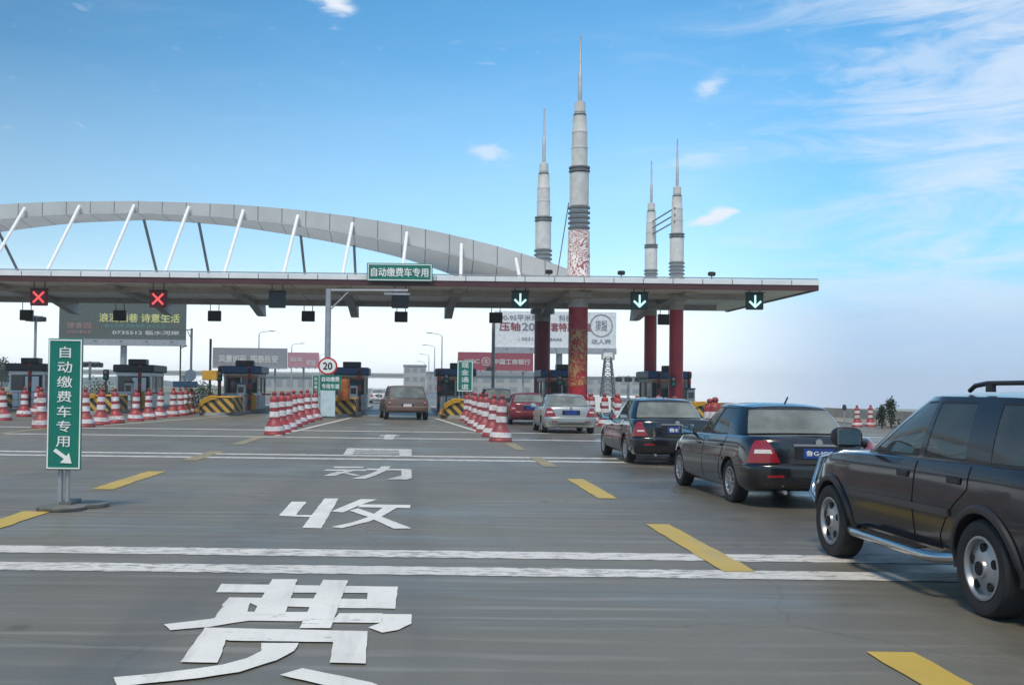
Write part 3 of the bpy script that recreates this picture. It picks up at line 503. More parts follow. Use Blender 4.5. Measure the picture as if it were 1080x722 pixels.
MB().box(-.19, .19, 0, .06, .42, 2.25).build('panel', M['sign_green'], v); frame(.18, .44, 2.23, -.005, .02, v, M['sign_white']); text('自\n动\n缴\n费\n车\n专\n用', 0, 1.38, .17, 1.5, M['sign_white'], v, -.012, line=1.2, bold=.01); MB().tube([(0, .09, 0), (0, .09, 2.1)], .04, 8).build('post', M['galv'], v)
v = thing('lane_board', (-4.06, 55.42, 0), 'wide green board of white characters above a pale notice panel', 'sign')
MB().box(-.54, .54, 0, .06, 1.45, 2.25).build('panel', M['sign_green'], v); text('自动缴费', .0, 2.03, .92, .26, M['sign_white'], v, -.012); text('专用车道', 0, 1.66, .92, .26, M['sign_white'], v, -.012)
MB().box(-.52, .25, -.0, .05, .1, 1.44).build('notice_panel', M['panel_blue'], v); MB().tube([(-.4, .1, 0), (-.4, .1, 2.1)], .04, 8).build('post', M['galv'], v); MB().tube([(.2, .1, 0), (.2, .1, 2.1)], .04, 8).build('post', M['galv'], v)

# ------------------------------------------------------------------ islands, noses, booths
IS = [2.75+6.58*k for k in range(-6, 3)]
for x in IS:
    yy = np.linspace(0, math.pi, 13); pl = [(x+1.0*math.cos(t), 58.2-1.0*math.sin(t)) for t in yy][::-1]
    poly = [(x-1, 86)]+[(x-1*math.cos(t), 58.2-1.0*math.sin(t)) for t in yy]+[(x+1, 86)]
    g = MB().prism(poly[::-1], 0, .18, 'XY'); structure(g.build('traffic_island', M['kerb']))
NL = {0: 'behind the far cone row', 3: '', }
WH = ['', '', 'behind the tall lane sign', 'under the dark billboard', 'beside the leafy bush', 'behind the speed limit sign', 'behind the narrow lane board', 'by the dragon pillar', 'by the two thin pillars']
for i, x in enumerate(IS):
    if i < 2: continue
    n = thing('barrier_nose', (x, 57.6, .18), 'striped yellow island barrier '+WH[i], 'crash barrier', 'striped barriers at the island ends')
    MB().prism([(-1.0, 0), (1.0, 0), (1.0, .78), (.05, .78), (-.25, .72), (-.6, .5), (-.9, .22), (-1.0, .05)], -.25, 3.0).build('block', M['stripe'], n)
    MB().box(-.3, 1.02, -.29, 3.02, .782, .86, ch=.03).build('cap', M['yellow'], n)
    g = MB()
    for k in range(3): g.tube([(-1.02+.05*k, -.3, .06), (-.75, -.3, .42+.1*k), (-.3, -.3, .68+.09*k), (.1, -.3, .76+.06*k)], .045, 6)
    g.build('guard_rail', M['yellow'], n)
def booth(x, wd, white, label, y=65.2):
    t = thing('toll_booth', (x, y, .18), label, 'toll booth', 'toll booths on the islands'); h = wd/2; bg_, tr = (M['booth_grey'], M['white_metal']) if white else (M['booth_grey'], M['booth_cream'])
    MB().box(-h, h, 0, 3.2, 0, 1.0, ch=.04).build('base_wall', M['booth_grey'] if not white else M['white_metal'], t)
    MB().box(-h+.06, h-.06, .06, 3.14, 1.0, 1.95).build('window', M['booth_glass'], t)
    for sx in (-h, h-.1):
        for sy in (0, 1.55, 3.1): MB().box(sx, sx+.1, sy, sy+.1, 1.0, 1.95).build('mullion', tr, t)
    MB().box(-.05, .05, -.0, .1, 1.0, 1.95).build('mullion', tr, t)
    MB().box(-h-.02, h+.02, -.02, 3.22, 1.95, 2.2, ch=.03).build('lintel', tr, t)
    MB().box(-h-.18, h+.18, -.25, 3.4, 2.2, 2.66, ch=.06).build('roof', M['booth_blue'] if not white else M['dark_metal'], t)
    MB().box(-.55+.2, .75, -.15, .6, 2.662, 3.0, ch=.03).build('roof_box', M['black'], t)
    if white:
        MB().box(-.1, .75, -.03, .03, .02, 1.9).build('door', M['white_metal'], t); frame_ = MB().box(-.18, -.1, -.04, .0, .02, 1.95).box(.75, .83, -.04, 0, .02, 1.95).box(-.1, .75, -.04, 0, 1.87, 1.95); frame_.build('door_frame', M['dark_metal'], t)
    else:
        MB().box(-h+.1, h-.1, -.05, -.003, 1.98, 2.08).build('light_strip', M['orange'], t); MB().box(-h+.2, .1, -.04, -.003, .35, .9).build('notice_panel', M['white_metal'], t)
    return t
BLB = ['', 'pale toll booth at the plaza edge with a dark flat roof', 'pale toll booth with dark roof just left of the tall lane sign', 'pale toll booth with a framed door under the dark billboard', 'blue roofed toll booth behind the bush and striped barrier', 'blue roofed toll booth beside the speed limit sign', 'blue roofed toll booth beside the narrow green lane board', 'blue roofed toll booth between the maroon and dragon pillars', 'blue roofed toll booth behind the two thin red pillars']
for i, x in enumerate(IS):
    if i >= 1: booth(x+(.15 if i < 7 else .1), 2.15 if i < 7 else 2.3, i < 4, BLB[i])
for i, x in enumerate(IS):
    if i < 2: continue
    for s, wd in ((-1, 'outer'), (1, 'inner')):
        if i in (4, 5, 6, 7, 8) or s == 1:
            o = MB().lathe([(.11, 0), (.11, 2.55), (.05, 2.62)], 12).build('striped_post', M['post_stripe'], None, 40, (x+s*.9, 63.6, .18))
            tag(o, 'banded post at the %s corner of the booth %s' % ('left' if s < 0 else 'right', WH[i]), 'post', 'banded posts at the booths')
for i in (2, 3, 4, 5, 6, 7):
    x = IS[i]
    rl = thing('guard_railing', (x, 60.9, .18), 'steel pipe railing on the island '+WH[i], 'railing', 'pipe railings on the toll islands')
    MB().tube([(-.85, 0, .9), (-.85, 4.0, .9)], .035, 6).tube([(-.85, 0, .5), (-.85, 4.0, .5)], .03, 6).tube([(.85, 0, .9), (.85, 4.0, .9)], .035, 6).tube([(.85, 0, .5), (.85, 4, .5)], .03, 6).build('rail', M['galv'], rl)
    for s in (-.85, .85):
        for k in range(5): MB().tube([(s, k, 0), (s, k, .93)], .035, 6).build('rail_post', M['galv'], rl)
for i, lb in ((3, 'in front of the pale booth with the framed door'), (4, 'beside the blue booth behind the bush'), (7, 'beyond the dragon pillar')):
    x = IS[i]+1.05
    t = thing('boom_gate', (x, 64.0, .18), 'lowered boom gate '+lb, 'boom gate', 'boom gates across closed lanes')
    MB().box(-.2, .2, -.2, .2, 0, 1.05, ch=.03).build('cabinet', M['yellow'], t); MB().box(.1, 4.2, -.27, -.22, .9, 1.0).build('boom_arm', M['boom'], t)

# ticket machines and lane equipment on the islands
for i in (3, 4, 5, 6, 7, 8):
    x = IS[i]; t = thing('ticket_machine', (x+.62, 62.3, .18), 'small upright ticket machine on the island '+WH[i], 'ticket machine', 'ticket machines on the islands')
    MB().box(-.24, .24, -.2, .2, 0, 1.55, ch=.04).build('housing', M['booth_grey'], t); MB().box(-.16, .16, -.215, -.202, 1.05, 1.4).build('screen', M['booth_glass'], t); MB().box(-.26, .26, -.26, .22, 1.552, 1.64, ch=.02).build('hood', M['booth_blue'] if i > 3 else M['dark_metal'], t); MB().box(-.16, .16, -.212, -.202, .5, .8).build('label_plate', M['sign_white'], t)
    t = thing('lane_light', (x-.55, 61.6, .18), 'thin pole with two small lamps on the island '+WH[i], 'lane light', 'small lane lights on the islands')
    MB().tube([(0, 0, 0), (0, 0, 2.2)], .05, 8).build('pole', M['dark_metal'], t); MB().box(-.16, .16, -.1, .1, 1.7, 2.3, ch=.04).build('housing', M['black'], t)
    for zz in (1.86, 2.14): MB().lathe([(.0, -.02), (.09, -.01), (.1, .02)], 16, (0, -.11, zz), 'Y').build('lamp_lens', M['ink_rose'] if zz > 2 else M['sign_green'], t, 40)
    o = MB().lathe([(.2, 0), (.2, .75), (.17, .82), (0, .83)], 18).build('litter_bin', M['dark_metal'] if i % 2 else M['orange'], None, 40, (x-.1, 64.3, .18)); tag(o, ('dark' if i % 2 else 'dull orange')+' litter bin before the booth '+WH[i], 'bin', 'bins before the booths')

# small street furniture before the booths
pl = thing('camera_pole', (-12.7, 62, 0), 'grey pole with a thin arm and a round disc, under the dark billboard end', 'camera pole')
MB().tube([(0, 0, 0), (0, 0, 4.95)], .07, 10).build('pole', M['grey_metal'], pl); MB().tube([(0, 0, 4.85), (-2.1, 0, 4.85)], .03, 6).build('arm', M['grey_metal'], pl); MB().lathe([(0, -.14), (.34, -.14), (.34, -.1), (0, -.1)], 24, (0, 0, 2.2), 'Y').build('disc', M['galv'], pl)
MB().tube([(0, 0, 4.3), (-.25, 0, 4.8)], .025, 6).build('brace', M['grey_metal'], pl)
pl = thing('control_box', (-11.3, 60.5, .18), 'yellow control box on a dark pole beside the leafy bush', 'control box')
MB().tube([(0, 0, 0), (0, 0, 4.1)], .07, 8).build('pole', M['dark_metal'], pl); MB().box(-.42, .42, -.2, .2, 1.75, 2.3, ch=.03).build('box', M['yellow'], pl)
pl = thing('lane_screen', (-12.85, 61.2, 0), 'dark blue lane display box on a short stand behind the far cones', 'display box'); MB().box(-.7, .7, -.1, .1, 1.5, 1.85, ch=.02).build('housing', M['booth_blue'], pl); MB().tube([(0, 0, 0), (0, 0, 1.5)], .05, 8).build('stand', M['grey_metal'], pl)
o = MB().lathe([(.3, 0), (.32, .1), (.32, .55), (.3, .62), (.32, .7), (.3, 1.1), (.1, 1.14)], 20).build('warning_drum', M['orange'], None, 40, (-3.45, 57.0, .92)); tag(o, 'dull orange drum standing on the striped barrier by the speed sign', 'drum')

# ------------------------------------------------------------------ cones
cm = [M['cone_red'], M['cone_white'], M['rubber']]
def cone_proto():
    t = bpy.data.objects.new('traffic_cone', None); C.objects.link(t)
    MB().lathe([(.37, 0), (.37, .05), (.355, .06), (.345, .13), (.325, .30), (.30, .31), (.235, .43), (.185, .49), (.172, .55), (.170, .72), (.168, .74), (.166, .86), (.163, .88), (.160, 1.06), (.158, 1.08), (.155, 1.20), (.135, 1.27), (.07, 1.30), (.055, 1.34), (.085, 1.38), (.075, 1.44), (.03, 1.47)], 20,
               mis=[0, 0, 0, 0, 0, 0, 0, 0, 0, 0, 0, 0, 0, 0, 0, 0, 0, 0, 0, 0, 0]).build('body', cm, t, 50)
    MB().lathe([(.350, .135), (.331, .295)], 20).build('base_band', cm[1], t, 50)
    for z0, z1, r0, r1 in ((.60, .79, .176, .171), (.92, 1.10, .167, .162)): MB().lathe([(r0, z0), (r1, z1)], 20).build('white_band', cm[1], t, 50)
    return t
CP = cone_proto(); first = [True]
def cone(x, y, label, group, sc=1.0):
    o = CP if first[0] else copy_tree(CP); first[0] = False
    o.location = (x+random.uniform(-.07, .07), y+random.uniform(-.25, .25), 0); o.rotation_euler = (rad(random.uniform(-2.6, 2.6)), rad(random.uniform(-2.6, 2.6)), random.uniform(0, 6.28)); o.scale = (sc, sc, sc*random.uniform(.98, 1.02))
    tag(o, label, 'traffic cone', group)
for i, (x, y) in enumerate(((-4.56, 36.0), (-4.52, 37.7), (-4.58, 40.1), (-4.62, 43.2), (-4.63, 46.2), (-4.62, 49), (-4.63, 52))):
    cone(x, y, ORD[i]+' cone of the tight row leading to the speed limit sign', 'cones in the row by the speed limit sign')
for i, (x, y) in enumerate(((2.84, 33.0), (2.86, 36.2), (2.9, 39.6), (2.93, 43), (2.95, 46.4), (2.95, 49.8), (2.96, 53.4))):
    cone(x, y, ORD[i]+' cone of the tight row just left of the queueing cars', 'cones in the row by the queue')
for i, (x, y) in enumerate(((-13.43, 39.1), (-12.23, 40.4), (-12.35, 42.9), (-12.25, 45), (-12.28, 47.6), (-12.24, 50), (-12.24, 52.5), (-12.17, 54.9), (-12.15, 56.9), (-12.25, 58.8), (-12.4, 60.8))):
    cone(x, y, ORD[i]+' cone of the long row behind the tall lane sign', 'cones in the row behind the lane sign')
for i, (x, y) in enumerate(((-17.56, 46.5), (-18.76, 52), (-19.6, 56))): cone(x, y, ORD[i]+' of the three scattered cones left of the tall lane sign', 'scattered cones at the plaza edge')
for i, (x, y) in enumerate(((21.9, 52.0), (22.7, 52.5), (8.0, 27.6), (8.35, 29.4), (8.3, 33), (8.6, 37), (8.8, 41), (8.9, 45), (9.0, 48.5), (9.9, 50), (9.1, 52), (10.6, 53.5), (9.3, 55))):
    cone(x, y, (ORD[i-2]+' cone in the row on the far side of the queueing cars') if i > 1 else ('inner' if i == 0 else 'outer')+' of the two cones standing behind the mirror of the aubergine SUV', 'cones beyond the queue', .72 if i < 2 else 1)
o = thing('notice_board', (9.7, 53, 0), 'small white notice board with a dark patch among cones beyond the silver car', 'notice board'); MB().box(-.4, .4, 0, .05, .55, 1.3).build('panel', M['sign_white'], o); MB().box(-.12, .28, -.02, .0-.002, .75, 1.0).build('dark_patch', M['sign_black'], o); MB().tube([(-.3, .09, 0), (-.3, .09, 1.2)], .03, 6).tube([(.3, .09, 0), (.3, .09, 1.2)], .03, 6).build('stand', M['galv'], o)
o = thing('marker_post', (21.35, 52, 0), 'thin grey marker post beside two cones behind the aubergine SUV mirror', 'marker post'); MB().tube([(0, 0, 0), (0, 0, .9)], .035, 10).build('post', M['grey_metal'], o); MB().lathe([(.0, .8), (.09, .82), (.10, .96), (.07, 1.06), (0, 1.08)], 14).build('cap', M['dark_metal'], o, 50)
o = MB().prism([(-.3, 0), (.3, 0), (.3, .08), (.12, .3), (.09, .8), (-.09, .8), (-.12, .3), (-.3, .08)], 0, 150, 'XZ').build('concrete_barrier', M['kerb'], None, None, (23.7, -5, 0)); tag(o, 'low grey concrete barrier along the plaza edge beyond the queueing cars', 'road barrier')

# ------------------------------------------------------------------ billboards
def billboard(name, x0, x1, z0, z1, y, m, label, col=None, cat='billboard', trim=.75, cw=.4):
    t = thing(name, ((x0+x1)/2, y, 0), label, cat); hw = (x1-x0)/2
    MB().box(-hw, hw, 0, .5, z0, z1).build('panel', m, t)
    MB().box(-hw, hw, -.25, .55, z0-trim, z0-.003).build('catwalk', M['galv'], t)
    for k in range(5):
        x = -hw+hw*2*(k+.5)/5; MB().tube([(x, -.2, z0-trim*.3), (x, -1.0, z0-.25)], .05, 6).build('lamp_arm', M['dark_metal'], t)
    for cx in (col or [0]): MB().lathe([(cw, 0), (cw, z0)], 16, (cx, .9, 0)).build('column', M['grey_metal'], t, 40)
    MB().box(-hw*.9, hw*.9, .52, .9, z0+.4, z0+.8).build('truss', M['grey_metal'], t)
    return t
b1 = billboard('billboard', -42.9, -27.4, 7.1, 11.6, 130, M['bb_dark'], 'long dark slate billboard with yellow characters showing below the canopy')
text('浪漫栖巷 诗意生活', 2.1, 9.75, 9.9, 1.1, M['ink_yellow'], b1, -.03); text('临水河岸 诗意栖居 宜人生活', 1.6, 8.75, 7.5, .42, M['ink_teal'], b1, -.03, bold=0); text('0735512 临水河岸', 2.9, 7.95, 8.2, .55, M['ink_light'], b1, -.03); text('璟香园', -5.3, 8.75, 3.0, .75, M['ink_rose'], b1, -.03); text('现房实景发售', -5.3, 7.95, 3.1, .45, M['ink_rose'], b1, -.03)
b2 = billboard('billboard', 10.5, 25.4, 6.75, 11.15, 130, M['bb_white'], 'white billboard with maroon and grey characters and a round seal, behind the dragon pillar', [.6])
text('90-95平米精装', -4.0, 10.35, 5.6, .8, M['ink_grey'], b2, -.03); text('科创四房', 2.0, 10.35, 3.2, .8, M['ink_grey'], b2, -.03); text('压轴', -5.6, 9.25, 2.6, 1.1, M['ink_red'], b2, -.03, bold=.03); text('200', -2.9, 9.25, 2.5, 1.0, M['ink_grey'], b2, -.03, bold=.035); text('套特惠加推', 1.9, 9.25, 5.0, 1.1, M['ink_red'], b2, -.03, bold=.03); text('- 0531-2088 6666', -1.9, 7.75, 5.4, .4, M['ink_grey'], b2, -.03); text('达人府', 5.6, 7.55, 2.4, .6, M['ink_grey'], b2, -.03)
o = MB().lathe([(1.28, -.04), (1.40, -.04), (1.40, -.005), (1.28, -.005)], 40, (5.6, 0, 9.5), 'Y'); o.f = o.f[:40*3] ; o.mi = o.mi[:120]; o.build('seal_ring', M['ink_grey'], b2); text('世纪\n天成', 5.6, 9.5, 1.45, 1.3, M['ink_grey'], b2, -.03, line=.9)
b3 = billboard('bank_sign', 6.95, 17.6, 4.2, 6.75, 150, M['bb_red'], 'long maroon sign board with white lettering beside the maroon pillar', [-4, 4], 'sign board', .15, .15)
text('ICBC', -3.3, 5.45, 2.1, .6, M['ink_light'], b3, -.03); text('中国工商银行', 2.3, 5.45, 5.2, .8, M['ink_light'], b3, -.03)
q = MB().lathe([(.52, -.04), (.62, -.04), (.62, -.005), (.52, -.005)], 28, (-1.35, 0, 5.45), 'Y', cap=False); q.box(-1.75, -.95, -.04, -.006, 5.41, 5.49); q.box(-1.39, -1.31, -.045, -.007, 5.1, 5.8); q.box(-1.62, -1.08, -.035, -.006, 5.62, 5.7); q.box(-1.62, -1.08, -.035, -.006, 5.2, 5.28); q.build('emblem', M['ink_light'], b3)
b4 = billboard('billboard', -27.7, -17.2, 4.2, 6.95, 150, M['bb_grey'], 'weathered grey billboard with blurred white lettering behind the blue roofed booth', [-3.5, 3.5], 'billboard', .15, .15); text('风景如画  国泰民安', -.2, 5.4, 8.4, 1.1, M['ink_light'], b4, -.03, bold=.03)
b5 = billboard('billboard', -17.1, -12.7, 4.35, 6.4, 150, M['bb_pink'], 'faded pink billboard beside the weathered grey one', [0], 'billboard', .15, .15); text('招商', -1.0, 5.4, 1.7, .6, M['ink_light'], b5, -.03); text('欢迎', 1.1, 5.0, 1.3, .8, M['ink_light'], b5, -.03)

# ------------------------------------------------------------------ lamps and masts beyond the toll
def street_lamp(x, y, h, dirn, label):
    t = thing('street_lamp', (x, y, 0), label, 'street lamp', 'street lamps along the highway'); k = dirn
    MB().lathe([(.14, 0), (.11, h*.5), (.08, h-.3)], 10).build('pole', M['galv'], t, 40); MB().tube([(0, 0, h-.35), (.15*k, 0, h-.1), (.6*k, 0, h+.05), (1.6*k, 0, h+.18)], .05, 6).build('arm', M['galv'], t); MB().prism([(1.5*k, h+.1), (2.5*k, h+.14), (2.4*k, h+.26), (1.6*k, h+.26)], -.16, .16).build('lamp_head', M['grey_metal'], t)
for i, y in enumerate((160, 205, 262, 335, 430)):
    street_lamp(5.0, y, 9.7, -1, ORD[i]+' street lamp with a single arm in the row above the brown car'); 
for i, y in enumerate((160, 205, 270)): street_lamp(-22.6, y, 9.7, 1, ORD[i]+' street lamp with a single arm in the row behind the grey billboard')
def cluster(x, y, h, wd, label):
    t = thing('floodlight_mast', (x, y, 0), label, 'floodlight mast'); MB().tube([(0, 0, 0), (0, 0, h)], .13, 8).build('pole', M['grey_metal'], t); MB().tube([(-wd, 0, h-.1), (wd, 0, h-.1)], .06, 6).tube([(0, -wd*.6, h-.1), (0, wd*.6, h-.1)], .06, 6).build('crossarm', M['grey_metal'], t)
    for k in range(6):
        a = k*math.pi/3+.3; MB().box(-.25, .25, -.2, .2, -.45, 0, ch=.06).build('lamp_head', M['dark_metal'], t, None, (math.cos(a)*wd, math.sin(a)*wd*.7, h-.12))
cluster(20.7, 100, 3.0, 1.05, 'low floodlight mast with dark lamp heads beside the lattice tower'); cluster(-30, 100, 3.75, .95, 'low floodlight mast with dark lamp heads right behind the tall lane sign'); cluster(-35.2, 100, 8.0, .7, 'tall thin floodlight mast at the left end of the dark billboard')
t = thing('lattice_tower', (20.65, 110, 0), 'small steel lattice tower with a square frame on top, right of the dragon pillar', 'lattice tower')
g = MB()
def lx(z): return .75-.45*z/5
for sx in (-1, 1):
    for sy in (-1, 1): g.tube([(sx*lx(0), sy*lx(0), 0), (sx*lx(5), sy*lx(5), 5)], .07, 6)
for k in range(10):
    z, z2 = k*.5, k*.5+.5
    for a, c in (((-1, -1), (1, -1)), ((1, -1), (1, 1)), ((1, 1), (-1, 1)), ((-1, 1), (-1, -1))):
        g.tube([(a[0]*lx(z), a[1]*lx(z), z), (c[0]*lx(z2), c[1]*lx(z2), z2)], .045, 4); g.tube([(a[0]*lx(z2), a[1]*lx(z2), z2), (c[0]*lx(z2), c[1]*lx(z2), z2)], .045, 4)
g.build('lattice', M['hang_dark'], t); MB().box(-.68, .68, -.1, .1, 4.75, 4.88).box(-.68, .68, -.1, .1, 5.6, 5.73).box(-.68, -.5, -.1, .1, 4.882, 5.598).box(.5, .68, -.1, .1, 4.882, 5.598).build('top_frame', M['grey_metal'], t); MB().box(-.45, .45, -.05, .05, 4.9, 5.58).build('screen', M['white_metal'], t)
# masts in front of the white billboard
t = thing('sign_mast', (6.05, 76, 0), 'thin grey mast standing at the edge of the white billboard', 'mast'); MB().tube([(0, 0, 0), (0, 0, 6.4)], .13, 8).build('pole', M['grey_metal'], t); MB().box(-.5, .1, -.08, .08, 2.9, 3.2).build('small_box', M['grey_metal'], t)
t = thing('thin_mast', (-17.2, 80, 0), 'thin dark mast rising beside the pale booth with the framed door', 'mast'); MB().tube([(0, 0, 0), (0, 0, 4.6)], .06, 8).build('pole', M['dark_metal'], t); MB().tube([(0, 0, 4.4), (.5, 0, 4.6)], .04, 6).build('arm', M['dark_metal'], t)

# ------------------------------------------------------------------ far off: bridge, buildings, hills, trees
t = thing('road_bridge', (-70, 420, 0), 'pale flyover bridge crossing the road in the haze', 'bridge')
MB().box(-150, 82, 0, 9, 5.3, 6.4).build('deck', M['far_wall'], t); MB().box(-150, 82, -.2, 0-.01, 6.4, 7.2).build('parapet', M['far_wall'], t)
for x in range(-140, 83, 24): MB().box(x-.8, x+.8, 1, 8, 0, 5.29).build('pier', M['far_wall'], t)
def building(x, y, wd, dp, h, label, hip=0, nw=8, nf=2):
    t = thing('building', (x, y, 0), label, 'building', 'hazy buildings beyond the toll'); MB().box(-wd/2, wd/2, 0, dp, 0, h).build('wall', M['far_wall'], t)
    if hip: MB().prism([(-wd/2-.4, h), (wd/2+.4, h), (wd/2-1, h+hip), (-wd/2+1, h+hip)], -.4, dp+.4).build('roof', M['far_roof'], t)
    else: MB().box(-wd/2-.2, wd/2+.2, -.2, dp+.2, h+.002, h+.5).build('roof', M['far_roof'], t)
    for k in range(nw):
        for f_ in range(nf):
            cx = -wd/2+wd*(k+.5)/nw; cz = h*(f_+.55)/nf; MB().box(cx-wd/nw*.3, cx+wd/nw*.3, -.06, .0-.003, cz-h/nf*.22, cz+h/nf*.25).build('window', M['far_roof'], t)
building(24, 300, 30, 14, 5.2, 'long low pale building behind the bank sign', 1.2); building(58, 310, 34, 14, 5.0, 'long low pale building behind the lattice tower', 0, 10); building(2, 330, 7, 10, 8.2, 'hazy tall narrow building above the brown car', 0, 3, 3); building(9, 345, 6, 10, 6.4, 'hazy smaller block next to the tall narrow building', 0, 3, 2); building(-34, 320, 20, 10, 4.4, 'low white building behind the grey billboard', .8, 6, 1)
# hills
rows = []
rr = random.Random(4)
for j in range(5):
    rows.append([(-900+i*26, 1000+j*90, (0 if j in (0, 4) else (14+9*math.sin(i*.31)+6*math.sin(i*.83+1)+rr.uniform(-2, 2))*(1 if j == 2 else .6))*max(0, min(1, (26-i)/8))) for i in range(28)])
structure(MB().grid(rows).build('hills', M['hill'], None, 60))
def leafy(t, cx, cy, z0, z1, r, n, size, m, name='crown', taper=.3, seed=1):
    R_ = random.Random(seed); g = MB(); cl = []
    for _ in range(max(8, n//30)):
        a = R_.uniform(0, 6.28); h = R_.random(); rad_ = r*(1-(1-taper)*h)*math.sqrt(R_.random()); cl.append((cx+rad_*math.cos(a), cy+rad_*math.sin(a), z0+(z1-z0)*h))
    for _ in range(n):
        c = R_.choice(cl); s_ = r*.22; p = Vector((c[0]+R_.gauss(0, s_), c[1]+R_.gauss(0, s_), max(z0*.9, c[2]+R_.gauss(0, s_)))); d = Vector((R_.gauss(0, 1), R_.gauss(0, 1), R_.gauss(0, 1))).normalized(); e = d.orthogonal().normalized(); u = d.cross(e); q = size*R_.uniform(.6, 1.3)
        g.add([p-e*q*.5, p+u*q*.35, p+e*q*.5, p-u*q*.35], [(0, 1, 2, 3)])
    return g.build(name, m, t)
def bush(x, y, z0, h, r, label, m, seed, taper=.6, n=900, size=.11, name='bush', cat='bush', group=None):
    t = thing(name, (x, y, z0), label, cat, group)
    g = MB()
    for k in range(5):
        a = k*1.26+seed; g.tube([(0, 0, 0), (math.cos(a)*r*.3, math.sin(a)*r*.3, h*.45), (math.cos(a)*r*.55, math.sin(a)*r*.55, h*.8)], [.03, .02, .01], 5)
    g.build('stems', M['bark'], t); leafy(t, 0, 0, h*.15, h*.92, r, n, size, m, 'foliage', taper, seed)
bush(-11.6, 58.9, .18, 1.55, .95, 'round dark green bush on the striped island end', M['leaf_dark'], 3); bush(-17.6, 60, .18, 1.4, 1.1, 'dark bush behind the far cone row below the pale booth', M['leaf_dark'], 5); bush(-20.3, 61, .1, 1.2, .9, 'low dark bush near the low floodlight mast behind the lane sign', M['leaf_dark'], 8)
bush(22.3, 50, 0, 1.1, .3, 'smaller dark conifer shrub behind the right cones', M['leaf_dark'], 11, .15, 600, .1, 'conifer_shrub', 'shrub', 'conifer shrubs'); bush(22.95, 50.5, 0, 1.5, .36, 'taller dark conifer shrub behind the right cones', M['leaf_dark'], 12, .15, 700, .1, 'conifer_shrub', 'shrub', 'conifer shrubs'); bush(3.6, 62, .18, .9, .35, 'small green plant on the island by the narrow green board', M['leaf'], 13, .5, 260, .1)
def tree(x, y, h, r, label, seed):
    t = thing('tree', (x, y, 0), label, 'tree', 'far trees at the plaza edge')
    g = MB(); g.tube([(0, 0, 0), (.1, 0, h*.35), (0, .1, h*.6)], [.25, .16, .08], 7)
    for k in range(4): a = k*1.6+seed; g.tube([(.05, 0, h*.35), (math.cos(a)*r*.5, math.sin(a)*r*.5, h*.65)], [.1, .04], 5)
    g.build('trunk', M['bark'], t); leafy(t, 0, 0, h*.35, h*.97, r, 1400, .55, M['leaf_dark'], 'crown', .45, seed)
for i, (x, y, h) in enumerate(((-88, 215, 6.0), (-96, 220, 7.5), (-103, 225, 6.5), (-92, 240, 6.2), (-110, 235, 8.0))):
    tree(x, y, h, 3.4, ORD[i]+' of the far dark trees behind the leftmost pale booths', 20+i)

# ------------------------------------------------------------------ vehicles
def paint(name, col, metal=.0, rough=.3, coat=.5, spec=.5): return mat(name, col, rough, metal, var=.06, vs=1.5, coat=coat, dirt=0, spec=spec)
M['glass'] = glass('car_glass'); M['glass_dark'] = glass('car_glass_tinted', (.66, .76, .73), .14); M['glass_sheen'] = glass('car_glass_painted_sheen', (.66, .75, .73), .50)  # rear panes: sky reflection painted in as a pale diffuse layer
M['tyre'] = mat('tyre', (.018, .018, .018), .8, var=.2, vs=12, bump=.3, bs=90); M['alloy'] = mat('alloy', (.38, .385, .40), .36, .7, var=.1, dirt=.25); M['chrome'] = mat('chrome', (.58, .58, .58), .2, 1, var=.03); M['trim'] = mat('rubber_trim', (.012, .012, .013), .5)
M['tail_red'] = mat('tail_lens_red', (.27, .006, .014), .18, var=.12, vs=20, coat=1); M['tail_clear'] = mat('tail_lens_clear', (.70, .62, .60), .15, var=.1, vs=25, coat=1); M['plate_blue'] = mat('plate_blue', (.012, .045, .24), .35); M['seat'] = mat('seat_cloth', (.16, .16, .155), .85); M['seat_light'] = mat('seat_light', (.42, .43, .42), .8); M['inner'] = mat('cabin_dark', (.03, .03, .032), .8); M['well'] = mat('wheel_well', (.008, .008, .008), .95); M['head_lens'] = mat('head_lens', (.6, .62, .64), .1, coat=1); M['mirror'] = mat('mirror_glass', (.7, .72, .74), .04, 1, var=.02)

